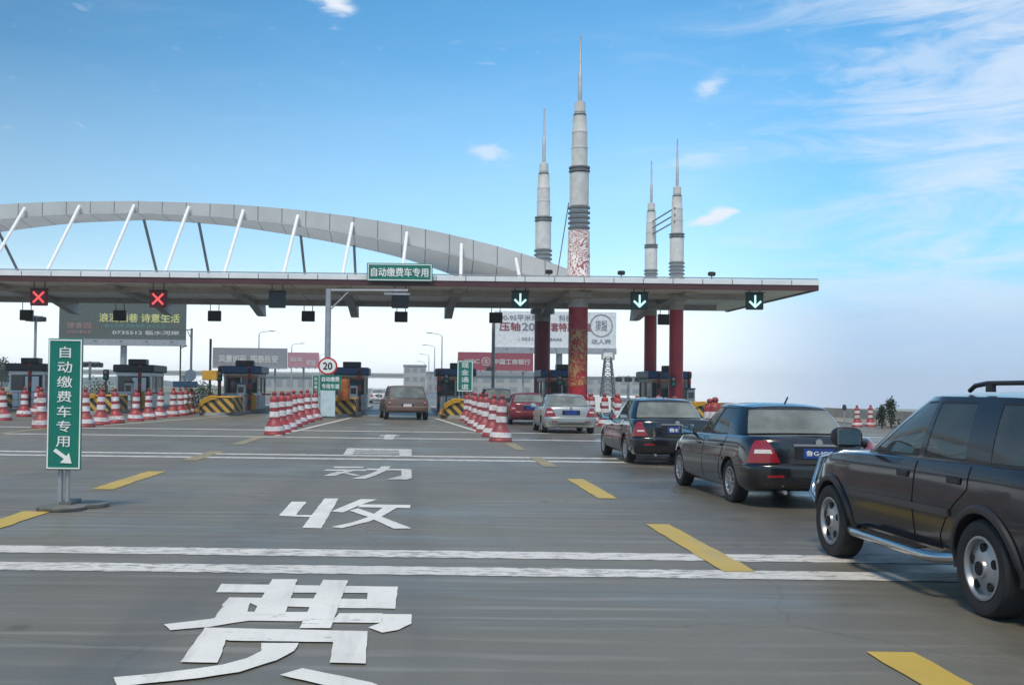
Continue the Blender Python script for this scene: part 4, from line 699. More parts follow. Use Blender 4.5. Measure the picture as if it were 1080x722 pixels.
class Body:
    """lower body of a vehicle: plan outlines stacked in height, with rounded plan corners; local Y is forward, 0 at the rear bumper"""
    def __init__(s, L, W, zb, zs, wq, yr, yf, ar=.55, nr=3.2, af=.85, nf=2.5, taper=None):
        s.L, s.W, s.zb, s.zs = L, W, pchip(*zb), pchip(*zs); s.wq, s.yr, s.yf = pchip(*wq), pchip(*yr), pchip(*yf); s.ar, s.nr, s.af, s.nf = ar, nr, af, nf
        s.taper = pchip(*(taper or ([0, .15, .75, 1], [.97, 1, 1, .95])))
        s.e = np.array([0, .12, .25, .38, .5, .6, .7, .78, .85, .90, .94, .97, .99]); s.NS = 56
    def outline(s, q):
        W = s.W*s.wq(q); y0, y1 = s.yr(q), s.L-s.yf(q)
        def end(e, a, n): return a*(1-(1-e**n)**(1/n))
        ys = np.concatenate([y0+end(s.e, s.ar, s.nr), np.linspace(y0+s.ar, y1-s.af, s.NS), (y1-end(s.e, s.af, s.nf))[::-1]])
        xs = np.concatenate([W*s.e, np.full(s.NS, W), (W*s.e)[::-1]])*s.taper(ys/s.L)
        return xs, ys
    def z(s, q, y): return s.zb(y)+(s.zs(y)-s.zb(y))*q
    def pt(s, i, q, side=1, off=0):
        xs, ys = s.outline(q); k = np.arange(len(xs)); x, y = np.interp(i, k, xs), np.interp(i, k, ys)
        p = Vector((side*x, y, s.z(q, y)))
        if off:
            d = .6; a = Vector((np.interp(i+d, k, xs), np.interp(i+d, k, ys), 0))-Vector((np.interp(i-d, k, xs), np.interp(i-d, k, ys), 0))
            if i-d < 0: a = Vector((1, 0, 0))
            nrm = Vector((a.y, -a.x, 0)).normalized(); p += Vector((nrm.x*side, nrm.y, 0))*off
        return p
    def iy(s, y, q): xs, ys = s.outline(q); return float(np.interp(y, ys, np.arange(len(ys))))
    def ix(s, x, q): xs, ys = s.outline(q); n = len(s.e)+2; return float(np.interp(x, xs[:n], np.arange(n)))
    def ixf(s, x, q): xs, ys = s.outline(q); n = len(s.e)+2; return len(xs)-1-float(np.interp(x, xs[::-1][:n], np.arange(n)))
    def patch(s, i0, i1, q0, q1, na, nq, side=1, off=.006, rim=-.004):
        """panel over the surface from index i0(q) to i1(q), with its edges turned in; rows of points"""
        f0 = i0 if callable(i0) else (lambda q: i0); f1 = i1 if callable(i1) else (lambda q: i1); g = MB(); rows = []
        for b_ in range(nq+1):
            q = q0+(q1-q0)*b_/nq; rows.append([s.pt(f0(q)+(f1(q)-f0(q))*a/na, q, side, off) for a in range(na+1)])
        g.grid(rows)
        edge = [(0, a) for a in range(na)]+[(b_, na) for b_ in range(nq)]+[(nq, a) for a in range(na, 0, -1)]+[(b_, 0) for b_ in range(nq, 0, -1)]
        if rim is not None:
            r0, r1 = [], []
            for b_, a in edge:
                q = q0+(q1-q0)*b_/nq; r0.append(rows[b_][a]); r1.append(s.pt(f0(q)+(f1(q)-f0(q))*a/na, q, side, rim))
            g.grid([r0, r1], close=True)
        return g
    def mesh(s, name, m, parent, wheels, wr, wx):
        qs = np.concatenate([np.linspace(0, .4, 9), [.44, .455, .47, .485, .5], np.linspace(.56, 1, 9)]); rings = []
        def full(xs, ys, zs): return [(x, y, z) for x, y, z in zip(xs, ys, zs)]+[(-x, y, z) for x, y, z in list(zip(xs, ys, zs))[-2:0:-1]]
        for q in qs: xs, ys = s.outline(q); rings.append(full(xs, ys, s.z(q, ys)))
        xs, ys = s.outline(1.0); zt = s.zs(ys); c = s.L/2
        for d, up in ((.012, .008), (.03, .014)): rings.append(full(xs*(1-d/s.W), c+(ys-c)*(1-d/c), zt+up))
        g = MB(); g.grid(rings, close=True); N = len(xs); R = len(rings[0])
        top = len(rings)-1; o = top*R
        fr = [1, .8, .5, .2, -.2, -.5, -.8, -1]; tx, ty, tz = xs*(1-.03/s.W), c+(ys-c)*(1-.03/c), zt+.014
        rows = [[(x*f, y, z+.022*(1-f*f)) for f in fr] for x, y, z in zip(tx, ty, tz)]
        g.grid(rows)
        bx, by = s.outline(0); bz = s.z(0, by); g.grid([[(x, y, z), (-x, y, z)] for x, y, z in zip(bx, by, bz)])
        me = bpy.data.meshes.new(name); me.from_pydata(g.v, [], g.f); bm = bmesh.new(); bm.from_mesh(me)
        bmesh.ops.remove_doubles(bm, verts=bm.verts, dist=.0004); bmesh.ops.dissolve_degenerate(bm, edges=bm.edges, dist=.0003); bmesh.ops.recalc_face_normals(bm, faces=bm.faces); bm.to_mesh(me); bm.free(); me.materials.append(m)
        o = bpy.data.objects.new(name, me); C.objects.link(o); cut = MB()
        for wy in wheels:
            for sd_ in (-1, 1):
                x0, x1 = sorted((sd_*(s.W+.2), sd_*(wx-.20))); cut.lathe([(wr, x0), (wr, x1)], 40, (0, wy, wr*.84), 'X')
        co = cut.build('cutter', M['well']); md = o.modifiers.new('b', 'BOOLEAN'); md.operation = 'DIFFERENCE'; md.object = co; md.solver = 'EXACT'; md.material_mode = 'TRANSFER'
        dg = bpy.context.evaluated_depsgraph_get(); nm = bpy.data.meshes.new_from_object(o.evaluated_get(dg)); o.modifiers.clear(); o.data = nm; nm.name = name
        bpy.data.objects.remove(co); nm.polygons.foreach_set('use_smooth', [True]*len(nm.polygons)); nm.set_sharp_from_angle(angle=rad(32)); o.parent = parent
        return o

def cabin(parent, cols, bodym, glassm, crown=.05, bulge=.02, s0=.09, s1=.90):
    """upper body: pillars and roof as one shell, every pane a part. cols: (belt point, roof point, kind of the bay to the next, subdivisions)"""
    shell, panes = MB(), []
    P = []; B = np.array([c[0] for c in cols], float); Rf = np.array([c[1] for c in cols], float); k = np.arange(len(cols))
    fB = [pchip(k, B[:, j]) for j in range(3)]; fR = [pchip(k, Rf[:, j]) for j in range(3)]
    ss = [0, s0-.035, s0, .25, .42, .58, .75, s1, s1+.03, 1]
    def pt(u, s_, off=0):
        b_ = Vector([float(f(u)) for f in fB]); r = Vector([float(f(u)) for f in fR]); e = .02
        t = Vector([float(f(min(u+e, k[-1]))) for f in fB])-Vector([float(f(max(u-e, 0))) for f in fB]); n = Vector((-t.y, t.x, 0))
        n = n.normalized() if n.length > 1e-6 else Vector((1, 0, 0))
        mid = (b_+r)/2; 
        if n.x*mid.x+n.y*(mid.y-cy) < 0: n = -n
        return b_.lerp(r, s_)+n*(bulge*4*s_*(1-s_)+off)
    cy = (B[0, 1]+B[-1, 1])/2; us = []
    for i, c in enumerate(cols[:-1]):
        for j in range(c[3]): us.append((i+j/c[3], c[2], i))
    us.append((len(cols)-1, None, None))
    for sd_ in (1, -1):
        G_ = [[pt(u, s_) for s_ in ss] for u, _, _ in us]
        if sd_ < 0: G_ = [[Vector((-p.x, p.y, p.z)) for p in r] for r in G_]
        for a in range(len(us)-1):
            kind = us[a][1]
            for j in range(len(ss)-1):
                if kind == 'glass' and 2 <= j < len(ss)-3: continue
                mi = 1 if (kind == 'black') or (kind == 'glass' and j in (1, len(ss)-3)) else 0
                if kind == 'black' and (j < 1 or j > len(ss)-3): mi = 0
                shell.add([G_[a][j], G_[a+1][j], G_[a+1][j+1], G_[a][j+1]], [(0, 1, 2, 3)], mi)
    # roof
    RU = [pt(u, 1) for u, _, _ in us]; fr = [1, .93, .8, .6, .3, 0, -.3, -.6, -.8, -.93, -1]; ym, yM = min(p.y for p in RU), max(p.y for p in RU)
    rows = []
    for p in RU:
        e = 1-abs((p.y-(ym+yM)/2)/((yM-ym)/2))**3.5; rows.append([(p.x*f, p.y, p.z+crown*(1-abs(f)**2.6)*(.25+.75*max(0, e))) for f in fr])
    shell.grid(rows)
    me = shell.build('cabin_shell', [bodym, M['trim']], parent); bm = bmesh.new(); bm.from_mesh(me.data); bmesh.ops.remove_doubles(bm, verts=bm.verts, dist=.0005); bmesh.ops.recalc_face_normals(bm, faces=bm.faces); bm.to_mesh(me.data); bm.free()
    me.data.polygons.foreach_set('use_smooth', [True]*len(me.data.polygons)); me.data.set_sharp_from_angle(angle=rad(38))
    # panes: end bays run across both halves
    runs, cur = [], []
    for a in range(len(us)-1):
        if us[a][1] == 'glass':
            if cur and us[a][2] != us[cur[-1]][2] and not (us[a][2] in ENDS and us[cur[-1]][2] in ENDS): runs.append(cur); cur = []
            cur.append(a)
        elif cur: runs.append(cur); cur = []
    if cur: runs.append(cur)
    sg_ = [s0, .25, .42, .58, .75, s1]
    for r in runs:
        u_ = [us[a][0] for a in r]+[us[r[-1]+1][0]]; gr = [[pt(u, s_, -.004) for s_ in sg_] for u in u_]; mir = [[Vector((-p.x, p.y, p.z)) for p in row] for row in gr]
        if r[0] == 0: panes.append(('windscreen', mir[::-1][:-1]+gr))
        elif us[r[-1]+1][0] == len(cols)-1: panes.append(('rear_window', gr+mir[::-1][1:]))
        else: panes += [('side_window', gr), ('side_window', mir)]
    for n, gr in panes: MB().grid(gr).build(n, glassm if n == 'windscreen' else M['glass_sheen'] if n == 'rear_window' else M['glass_side'], parent, 60)
    belt = [pt(u, 0) for u, _, _ in us]
    MB().add([(p.x*.985, p.y, p.z+.032) for p in belt]+[(-p.x*.985, p.y, p.z+.032) for p in belt[::-1]], [tuple(range(2*len(belt)))]).build('cabin_floor', M['inner'], parent)
ENDS = set(); M['glass_side'] = M['glass']

def wheel(parent, x, y, r, wd, style, side):
    """tyre with a rounded shoulder and a rim; side: +1 when the outer face looks to +X"""
    w_ = bpy.data.objects.new('wheel', None); C.objects.link(w_); w_.parent = parent; w_.location = (x, y, r-.008)
    h = wd/2; rr_ = r*.64
    MB().lathe([(rr_, -h*.85), (r*.80, -h), (r*.93, -h*.97), (r*.985, -h*.8), (r, -h*.5), (r, h*.5), (r*.985, h*.8), (r*.93, h*.97), (r*.80, h), (rr_, h*.85)], 40, axis='X', cap=False).build('tyre', M['tyre'], w_, 35)
    g = MB(); k = side
    def L(pr): return [(a, k*b_) for a, b_ in pr]
    g.lathe(L([(rr_+.004, h*.80), (rr_+.006, h*.92), (rr_-.012, h*.93), (rr_-.03, h*.70), (rr_-.035, -h*.4)]), 40, axis='X', mi=0, cap=False)
    if style == 'steel':
        g.lathe(L([(rr_-.02, h*.55), (rr_*.8, h*.62), (rr_*.5, h*.80), (rr_*.33, h*.86), (rr_*.30, h*1.02), (rr_*.1, h*1.06), (0, h*1.06)]), 36, axis='X')
        for i in range(5):
            a = i*2*math.pi/5+.3; c = (0, math.cos(a)*rr_*.66, math.sin(a)*rr_*.66); g.lathe(L([(rr_*.155, h*.60), (rr_*.15, h*.80), (0, h*.79)]), 16, c, 'X', 1)
        g.lathe(L([(rr_*.24, h*1.0), (rr_*.22, h*1.09), (0, h*1.1)]), 20, axis='X', mi=1)
    else:
        n = 10 if style == 'multi' else 5
        g.lathe(L([(rr_-.03, -h*.1), (0, -h*.1)]), 30, axis='X', mi=1)
        g.lathe(L([(rr_*.26, h*.35), (rr_*.25, h*.80), (rr_*.13, h*.86), (0, h*.86)]), 20, axis='X')
        for i in range(n):
            a = i*2*math.pi/n; ca, sa = math.cos(a), math.sin(a); w0, w1 = (.055, .075) if n == 10 else (.11, .12); vs = []
            for rad__, hw, x0, x1 in ((rr_*.2, w0*rr_*2, h*.3, h*.80), (rr_-.012, w1*rr_*1.6, h*.35, h*.86)):
                for hx in (x0, x1):
                    for sg_ in (-1, 1): vs.append((k*hx, ca*rad__-sa*hw*.5*sg_, sa*rad__+ca*hw*.5*sg_))
            g.add(vs, [(0, 1, 3, 2), (4, 6, 7, 5), (0, 4, 5, 1), (2, 3, 7, 6), (0, 2, 6, 4), (1, 5, 7, 3)])
    g.build('rim', [M['alloy'], M['well']], w_, 35)

def seats(t, ys, zt, hx=.36, m=None):
    m = m or M['seat']
    for y, wds in ys:
        if wds == 'bench': parts = [(-.66, .66)]
        else: parts = [(-hx-.24, -hx+.24), (hx-.24, hx+.24)]
        for a, b_ in parts:
            MB().box(a, b_, y-.09, y+.09, zt-.35, zt+.14, ch=.05).build('seat_back', m, t)
            for hc in ([(a+b_)/2] if wds != 'bench' else [-.38, .38]): MB().box(hc-.13, hc+.13, y-.06, y+.05, zt+.17, zt+.34, ch=.045).build('headrest', m, t)

def mirror(t, x, y, z, m, s=1):
    for sd_ in (-1, 1):
        q = bpy.data.objects.new('door_mirror', None); C.objects.link(q); q.parent = t; q.location = (sd_*x, y, z)
        g = MB(); prof = [(.0, -.001), (.6, 0), (.93, .015), (1, .04), (.97, .08), (.8, .125), (.45, .155), (0, .162)]; rows = []
        for r, h in prof: rows.append([(sd_*.125*s+.125*s*max(r, .001)*math.copysign(abs(math.cos(a))**.7, math.cos(a)), h*s-.03, .02+.085*s*max(r, .001)*math.copysign(abs(math.sin(a))**.7, math.sin(a))) for a in np.linspace(0, 2*math.pi, 25)[:-1]])
        g.grid(rows, close=True); g.tube([(-.05*sd_, .04, -.05), (.06*sd_, .04, -.02)], .03*s, 8); g.build('housing', m, q, 50)
        MB().box(sd_*.125*s-.095*s, sd_*.125*s+.095*s, -.042, -.0335, .02-.062*s, .02+.062*s, ch=.004).build('mirror_glass', M['mirror'], q)

def lamp(B, side, i0, i1, q0, q1, parent, name, bands, off=.012, na=10):
    """a lens over the body surface, in horizontal bands of material"""
    g = B.patch(i0, i1, q0, q1, na, 12, side, off); n = 12*na
    o = g.build(name, [M[b_] if b_ in M else MATS[b_] for b_ in dict.fromkeys(x for _, x in bands)], parent, 40); names = list(dict.fromkeys(x for _, x in bands)); idx = []
    return o
def band_lamp(B, side, i0, i1, q0, q1, parent, name, bands, off=.012):
    r = bpy.data.objects.new(name, None); C.objects.link(r); r.parent = parent
    f0 = i0 if callable(i0) else (lambda q: i0); f1 = i1 if callable(i1) else (lambda q: i1)
    B.patch(i0, i1, q0, q1, 10, 10, side, off).build('red_lens', M['tail_red'], r, 40)
    for a0, a1, b0, b1, m in bands: B.patch(lambda q: f0(q)+(f1(q)-f0(q))*a0, lambda q: f0(q)+(f1(q)-f0(q))*a1, q0+(q1-q0)*b0, q0+(q1-q0)*b1, 6, 4, side, off+.005, off-.001).build('clear_lens', m, r, 40)
def ribbon(B, pts, wd, side=1, off=.003):
    """narrow strip that follows the surface through (y, q) points"""
    rows = []
    for j, (y, q) in enumerate(pts):
        a, b_ = pts[max(j-1, 0)], pts[min(j+1, len(pts)-1)]; hz_ = abs(b_[0]-a[0]) > abs(b_[1]-a[1])*.7
        if hz_: p, r = B.pt(B.iy(y, q), q, side, off), B.pt(B.iy(y, q), q, side, off); p.z += wd/2; r.z -= wd/2
        else: p, r = B.pt(B.iy(y-wd/2, q), q, side, off), B.pt(B.iy(y+wd/2, q), q, side, off)
        rows.append([p, r])
    return rows
def xplate(t, y, z, txt, m=None, w_=.44, h=.14):
    q = bpy.data.objects.new('number_plate', None); C.objects.link(q); q.parent = t; q.location = (0, y, z)
    MB().box(-w_/2, w_/2, -.006, .012, -h/2, h/2, ch=.004).build('plate', m or M['plate_blue'], q)
    if txt: text(txt, 0, 0, w_*.86, h*.66, M['sign_white'], q, -.0095)

def sedan(label, col, x, y, plate, L=4.68, W=.98, roof=1.47, tail='wide', rz=0, glassm=None, chrome_strip=True, group='cars queueing for the right hand lanes', silver=False, wheelstyle='multi', mirror_m=None):
    t = thing('sedan', (x, y, 0), label, 'car', group, rz); B = Body(L, W, ([0, .25, .8, L-.8, L-.2, L], [.30, .24, .205, .20, .22, .26]), ([0, .15, 1.0, 2.2, 3.0, L-1.0, L-.35, L], [.985, 1.0, .99, .955, .935, .90, .80, .70]),
        ([0, .1, .3, .5, .7, .86, 1], [.90, .955, .995, 1.0, .985, .965, .92]), ([0, .06, .2, .42, .46, .5, .75, .93, 1], [.10, .03, 0, 0, .012, .05, .055, .07, .12]), ([0, .1, .3, .5, .8, 1], [.12, .03, 0, .03, .14, .34]), .5, 3.4, .85, 2.5)
    WY, wr = (1.02, L-.93), .322
    B.mesh('body', col, t, WY, wr+.05, W-.12)
    zb0 = .985; kx = W/.885
    cols = [((0, L-1.26, .90), (0, 2.62, roof-.02), 'glass', 4), ((.42, L-1.32, .905), (.36, 2.58, roof-.022), 'glass', 3), ((.66, L-1.47, .915), (.52, 2.47, roof-.035), 'paint', 2), ((.745, L-1.66, .925), (.555, 2.38, roof-.04), 'glass', 4), ((.775, 2.36, .95), (.585, 2.06, roof-.03), 'black', 1), ((.775, 2.25, .952), (.587, 1.98, roof-.03), 'glass', 4),
            ((.765, 1.42, .97), (.572, 1.50, roof-.04), 'paint', 3), ((.735, 1.05, .985), (.55, 1.36, roof-.05), 'paint', 2), ((.66, .86, .995), (.52, 1.27, roof-.055), 'glass', 3), ((.42, .77, 1.005), (.35, 1.21, roof-.045), 'glass', 4), ((0, .73, 1.01), (0, 1.19, roof-.045), None, 0)]
    cols = [((a[0]*kx, a[1], a[2]), (c_[0]*kx, c_[1], c_[2]), k_, n_) for a, c_, k_, n_ in cols]
    global ENDS; ENDS = {0, 1, 8, 9}
    cabin(t, cols, col, glassm or M['glass'])
    seats(t, ((1.35, 'bench'), (2.35, 'pair')), .95, m=M['seat_light'] if silver else M['seat'])
    MB().box(-.68, .68, L-1.75, L-1.5, .90, 1.0, ch=.04).build('dashboard', M['inner'], t)
    MB().tube([(-.36+.17*math.cos(a), 2.78-.08*math.sin(a), 1.0+.16*math.sin(a)) for a in np.linspace(0, 6.283, 17)], .016, 6, cap=False).build('steering_wheel', M['trim'], t)
    MB().box(-.55, .55, .82, 1.12, .995, 1.035, ch=.015).build('parcel_shelf', M['seat'], t)
    for wy in WY:
        for sd_ in (-1, 1): wheel(t, sd_*(W-.125), wy, wr, .205, wheelstyle, sd_)
    for sd_ in (-1, 1):
        for nm, y0, y1 in (('front', 2.32, L-1.22), ('rear', 1.26, 2.29)):
            d = B.patch(lambda q: B.iy(y0 if nm == 'front' else y0+.22*max(0, 1-((q-.42)/.58) if q > .42 else 1), q), lambda q: B.iy(y1-(.12 if nm == 'front' else 0)*(1-q), q), .10, .985, 14, 12, sd_, .006).build('door', col, t, 35)
            yh = y0+.14 if nm == 'front' else y0+.12; p = B.pt(B.iy(yh+.1, .82), .82, sd_, .012); MB().box(p.x-.016, p.x+.016, p.y-.1, p.y+.1, p.z-.017, p.z+.017, ch=.012).build('handle', col, d)
        g = MB(); g.grid(ribbon(B, [(1.30+.05*k, .55) for k in range(43)], .035, sd_, .010)); g.build('side_moulding', col, t)
        g = MB(); g.grid(ribbon(B, [(2.305, .12+.86*k/14) for k in range(15)], .012, sd_, .001)); g.grid(ribbon(B, [(.30+.05*k, .475) for k in range(8)], .010, sd_, .002)); g.build('panel_seam', M['trim'], t)
        band_lamp(B, sd_, (lambda q: B.ix(W-.44+.15*(max(0, q-.5)/.43)**1.4, q)) if tail == 'wide' else (lambda q: B.ix(W-.36+.14*(q-.5)/.43, q)), lambda q: B.iy(.30-.06*(q-.5)/.43, q), .52, .945, t, 'tail_lamp', [(.1, .75, .42, .60, M['tail_clear'])] if tail != 'red' else [(.1, .6, .3, .42, M['tail_clear'])])
        B.patch(lambda q: B.ix(.50, q), lambda q: B.ix(.72, q), .22, .27, 5, 1, sd_, .004).build('reflector', M['tail_red'], t)
        B.patch(lambda q: B.iy(L-.75, q), lambda q: B.ixf(.42, q), .60, .84, 10, 5, sd_, .008).build('headlight', M['head_lens'], t, 40)
    MB().grid([[B.pt(B.ix(abs(xx), q), q, 1 if xx > 0 else -1, .002) for xx in np.linspace(-.82, .82, 13)] for q in (.462, .478)]).build('bumper_seam', M['trim'], t)
    MB().grid([[B.pt(B.ix(abs(xx), q), q, 1 if xx > 0 else -1, .003) for xx in np.linspace(-.70, .70, 13)] for q in (.09, .20)]).build('lower_valance', M['trim'], t)  # black band paints in shade under the rear bumper
    if chrome_strip: MB().box(-.36, .36, .038, .058, .885, .915, ch=.005).build('chrome_strip', M['alloy'], t)
    MB().box(-.33, .33, .046, .058, .70, .875).build('plate_recess', M['trim'], t); xplate(t, .040, .785, plate)
    MB().lathe([(.05, 0), (.052, .008), (.03, .012), (0, .012)], 20, (0, .036, .942), 'Y').build('emblem', M['chrome'], t, 50)
    for xx in (-.48,): MB().tube([(xx, .03, .235), (xx, .25, .24)], .03, 10).build('exhaust', M['alloy'], t)
    mirror(t, W-.06, L-1.72, .985, mirror_m or col)
    MB().tube([(0, 1.34, roof), (0, 1.22, roof+.10)], .012, 6).build('aerial', M['trim'], t)
    return t

def suv(label, col, x, y, rz=0, L=4.5, W=.89, H=1.70, rugged=False, plate='', group=None, wheelstyle='steel', soft=0.0, glassm=None):
    t = thing('sport_utility', (x, y, 0), label, 'SUV', group, rz); bz = 1.10-soft*.05
    B = Body(L, W, ([0, .5, L-.5, L], [.42, .36, .36, .42]), ([0, .5, 2.2, 3.2, L-.5, L-.1, L], [bz, bz+.005, bz-.01, bz-.03, bz-.08, bz-.14, bz-.2]),
        ([0, .1, .3, .5, .7, .88, 1], [.93, .965, .985, 1.0, .99, .975, .945]), ([0, .1, .35, .40, .45, .8, 1], [.06, .0, 0, .03, .06, .065, .085]), ([0, .1, .4, .46, .9, 1], [.08, 0, 0, .06, .10, .16]), .28, 3.2, .45, 3.0)
    wr = .364; WY = (.98, .98+2.84) if rugged else (.92, L-.88)
    B.mesh('body', col, t, WY, wr+.075, W-.14)
    rz_ = H-.05
    kx = W/.89
    cols = [((0, L-.98, bz-.03), (0, 2.46, rz_), 'glass', 4), ((.45, L-1.03, bz-.025), (.42, 2.42, rz_-.005), 'glass', 3), ((.72, L-1.16, bz-.02), (.60, 2.32, rz_-.02), 'paint', 2), ((.79, L-1.42, bz-.015), (.655, 2.17, rz_-.025), 'glass', 5), ((.825, 2.10, bz), (.695, 1.98, rz_-.02), 'paint', 1), ((.825, 2.00, bz), (.697, 1.92, rz_-.02), 'glass', 4),
            ((.825, 1.34-soft*.1, bz+.005), (.692, 1.38-soft*.1, rz_-.02), 'paint', 2), ((.825, .98-soft*.1, bz+.005), (.69, 1.02-soft*.1, rz_-.02), 'glass', 4), ((.80, .36, bz+.01), (.672, .52+soft*.2, rz_-.03), 'paint', 2), ((.745, .18, bz+.015), (.62, .42+soft*.25, rz_-.035), 'glass', 3), ((.45, .12, bz+.018), (.42, .37+soft*.25, rz_-.02), 'glass', 4), ((0, .10, bz+.02), (0, .35+soft*.25, rz_-.018), None, 0)]
    cols = [((a[0]*kx, a[1], a[2]), (c_[0]*kx, c_[1], c_[2]), k_, n_) for a, c_, k_, n_ in cols]
    global ENDS; ENDS = {0, 1, 9, 10}
    cabin(t, cols, col, glassm or M['glass'], .05, .018, .07, .90)
    seats(t, ((1.1, 'bench'), (1.95, 'pair')), bz+.06)
    MB().box(-.7, .7, L-1.6, L-1.3, bz-.03, bz+.05, ch=.04).build('dashboard', M['inner'], t)
    MB().tube([(-.37+.18*math.cos(a), 2.5-.07*math.sin(a), bz+.10+.17*math.sin(a)) for a in np.linspace(0, 6.283, 17)], .017, 6, cap=False).build('steering_wheel', M['trim'], t)
    for wy in WY:
        for sd_ in (-1, 1): wheel(t, sd_*(W-.11), wy, wr, .235, wheelstyle, sd_)
    for sd_ in (-1, 1):
        for nm, y0, y1 in (('front', 2.06, L-1.14), ('rear', 1.20, 2.03)):
            d = B.patch(lambda q: B.iy(y0+(.0 if nm == 'front' else .42*min(1, max(0, (.72-q)/.5))**.7), q), lambda q: B.iy(y1-(.06 if nm == 'front' else 0), q), .06, .99, 14, 12, sd_, .006).build('door', col, t, 35)
            p = B.pt(B.iy(y0+.19, .83), .83, sd_, .012); MB().box(p.x-.012, p.x+.012, p.y-.10, p.y+.10, p.z-.028, p.z+.028, ch=.012).build('handle', M['trim'] if rugged else col, d)
        g = MB(); g.grid(ribbon(B, [(2.045, .08+.9*k/14) for k in range(15)], .012, sd_, .001)); g.build('panel_seam', M['trim'], t)
        g = B.patch(lambda q: B.iy(WY[0]+wr+.10, q), lambda q: B.iy(WY[1]-wr-.10, q), .44, .51, 24, 3, sd_, .020).build('side_moulding', M['moulding'] if rugged else col, t, 40)
        if rugged:
            for wy in WY:
                rows = []
                for a in np.linspace(-.10, math.pi+.10, 29):
                    ro = []
                    for rr_, off in ((wr+.06, -.06), (wr+.062, .022), (wr+.08, .030), (wr+.115, .025), (wr+.13, .004)):
                        yy = wy+math.cos(a)*rr_; zz = wr*.84+.03+math.sin(a)*rr_; q = min(1, max(0, (zz-.37)/(bz-.37))); ro.append((sd_*(W*float(B.wq(q))*float(B.taper(np.clip(yy, .25, L-.45)/L))+off), yy, zz))
                    rows.append(ro)
                MB().grid(rows).build('wheel_flare', M['flare'], t, 40)
            MB().tube([(sd_*(W-.10), WY[0]+.50, .36), (sd_*(W+.03), WY[0]+.60, .345), (sd_*(W+.06), WY[0]+.72, .34), (sd_*(W+.06), WY[1]-.75, .34), (sd_*(W+.03), WY[1]-.62, .345), (sd_*(W-.10), WY[1]-.53, .36)], .042, 12).build('step_tube', M['chrome'], t, 50)
            MB().box(min(sd_*(W-.02), sd_*(W+.085)), max(sd_*(W-.02), sd_*(W+.085)), WY[0]+.85, WY[1]-.9, .378, .392).build('step_pad', M['trim'], t)
            MB().tube([(sd_*.63, .55, H-.005), (sd_*.635, .62, H+.03), (sd_*.64, .8, H+.042), (sd_*.63, 1.55, H+.04), (sd_*.62, 1.76, H+.02), (sd_*.61, 1.86, H-.02)], .020, 8).build('roof_rail', M['trim'], t, 50)
            for yy in (.9, 1.5): MB().box(min(sd_*.62, sd_*.65), max(sd_*.62, sd_*.65), yy-.05, yy+.05, H-.03, H+.03).build('rail_foot', M['trim'], t)
        band_lamp(B, sd_, lambda q: B.ix(W-.26, q), lambda q: B.iy(.14, q), .50 if not soft else .60, .97, t, 'tail_lamp', [(.1, .8, .30, .5, M['tail_clear'])])
        B.patch(lambda q: B.iy(L-.42, q), lambda q: B.ixf(.45, q), .62, .86, 8, 5, sd_, .008).build('headlight', M['head_lens'], t, 40)
    MB().grid([[B.pt(B.ix(abs(xx), q), q, 1 if xx > 0 else -1, .004) for xx in np.linspace(-.86, .86, 13)] for q in (.04, .16)]).build('lower_valance', M['trim'], t)  # valance blacked to paint in the dark beneath the tail
    MB().box(-.30, .30, .045, .062, .66, .82).build('plate_recess', M['trim'], t); xplate(t, .038, .74, plate, M['tail_clear'] if not plate else None)
    MB().box(-.42, .42, .048, .062, .845, .87, ch=.004).build('chrome_strip', M['chrome'], t)
    mirror(t, W-.03, L-1.40, bz+.11, M['black'] if rugged else col, 1.15 if rugged else 1)
    if rugged:
        g = MB()
        for yy in (.0,):
            hx = .66; g.tube([(-hx, L-.05, .42), (-hx-.04, L+.22, .50), (-hx-.06, L+.30, .70), (-hx-.02, L+.20, .93), (-hx+.12, L+.12, 1.0), (hx-.12, L+.12, 1.0), (hx+.02, L+.20, .93), (hx+.06, L+.30, .70), (hx+.04, L+.22, .50), (hx, L-.05, .42)], .035, 10)
            g.tube([(-.88, L-.05, .48), (-.86, L+.16, .56), (-.80, L+.22, .70), (-.76, L+.14, .95), (-.64, L+.19, .98)], .030, 8).tube([(.88, L-.05, .48), (.86, L+.16, .56), (.80, L+.22, .70), (.76, L+.14, .95), (.64, L+.19, .98)], .030, 8)
            g.tube([(-.3, L+.28, .5), (-.3, L+.14, 1.07)], .028, 8).tube([(.3, L+.28, .5), (.3, L+.14, 1.07)], .028, 8)
        g.build('bull_bar', M['chrome'], t, 50)
    return t
M['moulding'] = mat('moulding_grey', (.055, .050, .056), .35, .2)
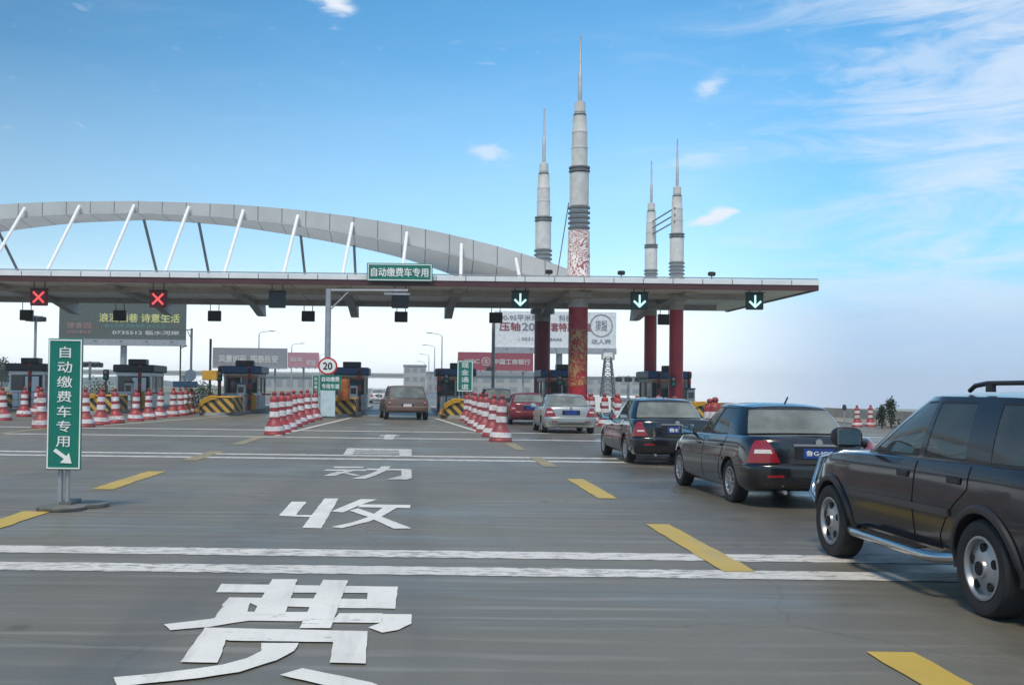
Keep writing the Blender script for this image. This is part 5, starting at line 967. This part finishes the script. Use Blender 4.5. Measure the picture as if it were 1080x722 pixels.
P_BLACK = paint('paint_black', (.0055, .006, .008), 0, .2, .9, .5); P_PURPLE = paint('paint_aubergine', (.010, .0066, .010), 0, .2, .45, .3); P_SILVER = paint('paint_silver', (.42, .43, .42), .6, .35); P_RED = paint('paint_red', (.16, .012, .02)); P_BROWN = paint('paint_brown', (.17, .112, .085), .3); P_DARK = paint('paint_charcoal', (.02, .021, .024)); P_WHITE = paint('paint_white', (.6, .61, .61), 0)
M['flare'] = mat('flare_plastic', (.020, .0165, .020), .42, var=.1)
Q = 'cars queueing for the right hand lanes'
M['glass_side'] = M['glass_dark']
suv('dark aubergine SUV with silver step tube, chrome bull bar and flared arches', P_PURPLE, 5.28, 6.97, W=1.0, rugged=True, group=Q)
M['glass_side'] = M['glass']
sedan('black sedan with red and clear tail lamps just ahead of the aubergine SUV', P_BLACK, 5.80, 14.95, '鲁G·JQ5', group=Q, rz=rad(1.2))
sedan('black sedan with triangular red tail lamps between the silver car and the next black sedan', P_BLACK, 5.92, 23.3, '鲁E·22', tail='red', group=Q)
sedan('silver sedan with pale boot lid, third from last in the queue', P_SILVER, 6.04, 39.3, '', L=4.5, W=1.0, group=Q, silver=True, chrome_strip=False)
sedan('dark red sedan partly hidden ahead of the silver car', P_RED, 5.62, 48.6, '', tail='red', group=Q)
suv('dark charcoal SUV far ahead at the booth beside the red sedan', P_DARK, 4.95, 58.5, wheelstyle='five', soft=.6, group=Q)
suv('brown crossover driving through the open automatic lane', P_BROWN, -.02, 53.9, rz=rad(6), L=4.6, W=1.12, H=1.78, wheelstyle='five', soft=1.0, plate='')
sedan('small white car far away beyond the toll lane', P_WHITE, -3.0, 108, '', group='', rz=0)

# ------------------------------------------------------------------ the hazy air
hm = bpy.data.materials.new('haze'); hm.use_nodes = True; k = NB(hm.node_tree); hm.node_tree.nodes.clear()
pv = k.n('ShaderNodeVolumePrincipled'); pv.inputs['Color'].default_value = (.93, .96, 1, 1); pv.inputs['Density'].default_value = .00042; pv.inputs['Anisotropy'].default_value = .2
k.lk(pv.outputs[0], k.n('ShaderNodeOutputMaterial').inputs['Volume'])
hz_o = MB().box(-1310, 1310, -130, 1510, -22, 24).build('haze', hm); hz_o['kind'] = 'stuff'
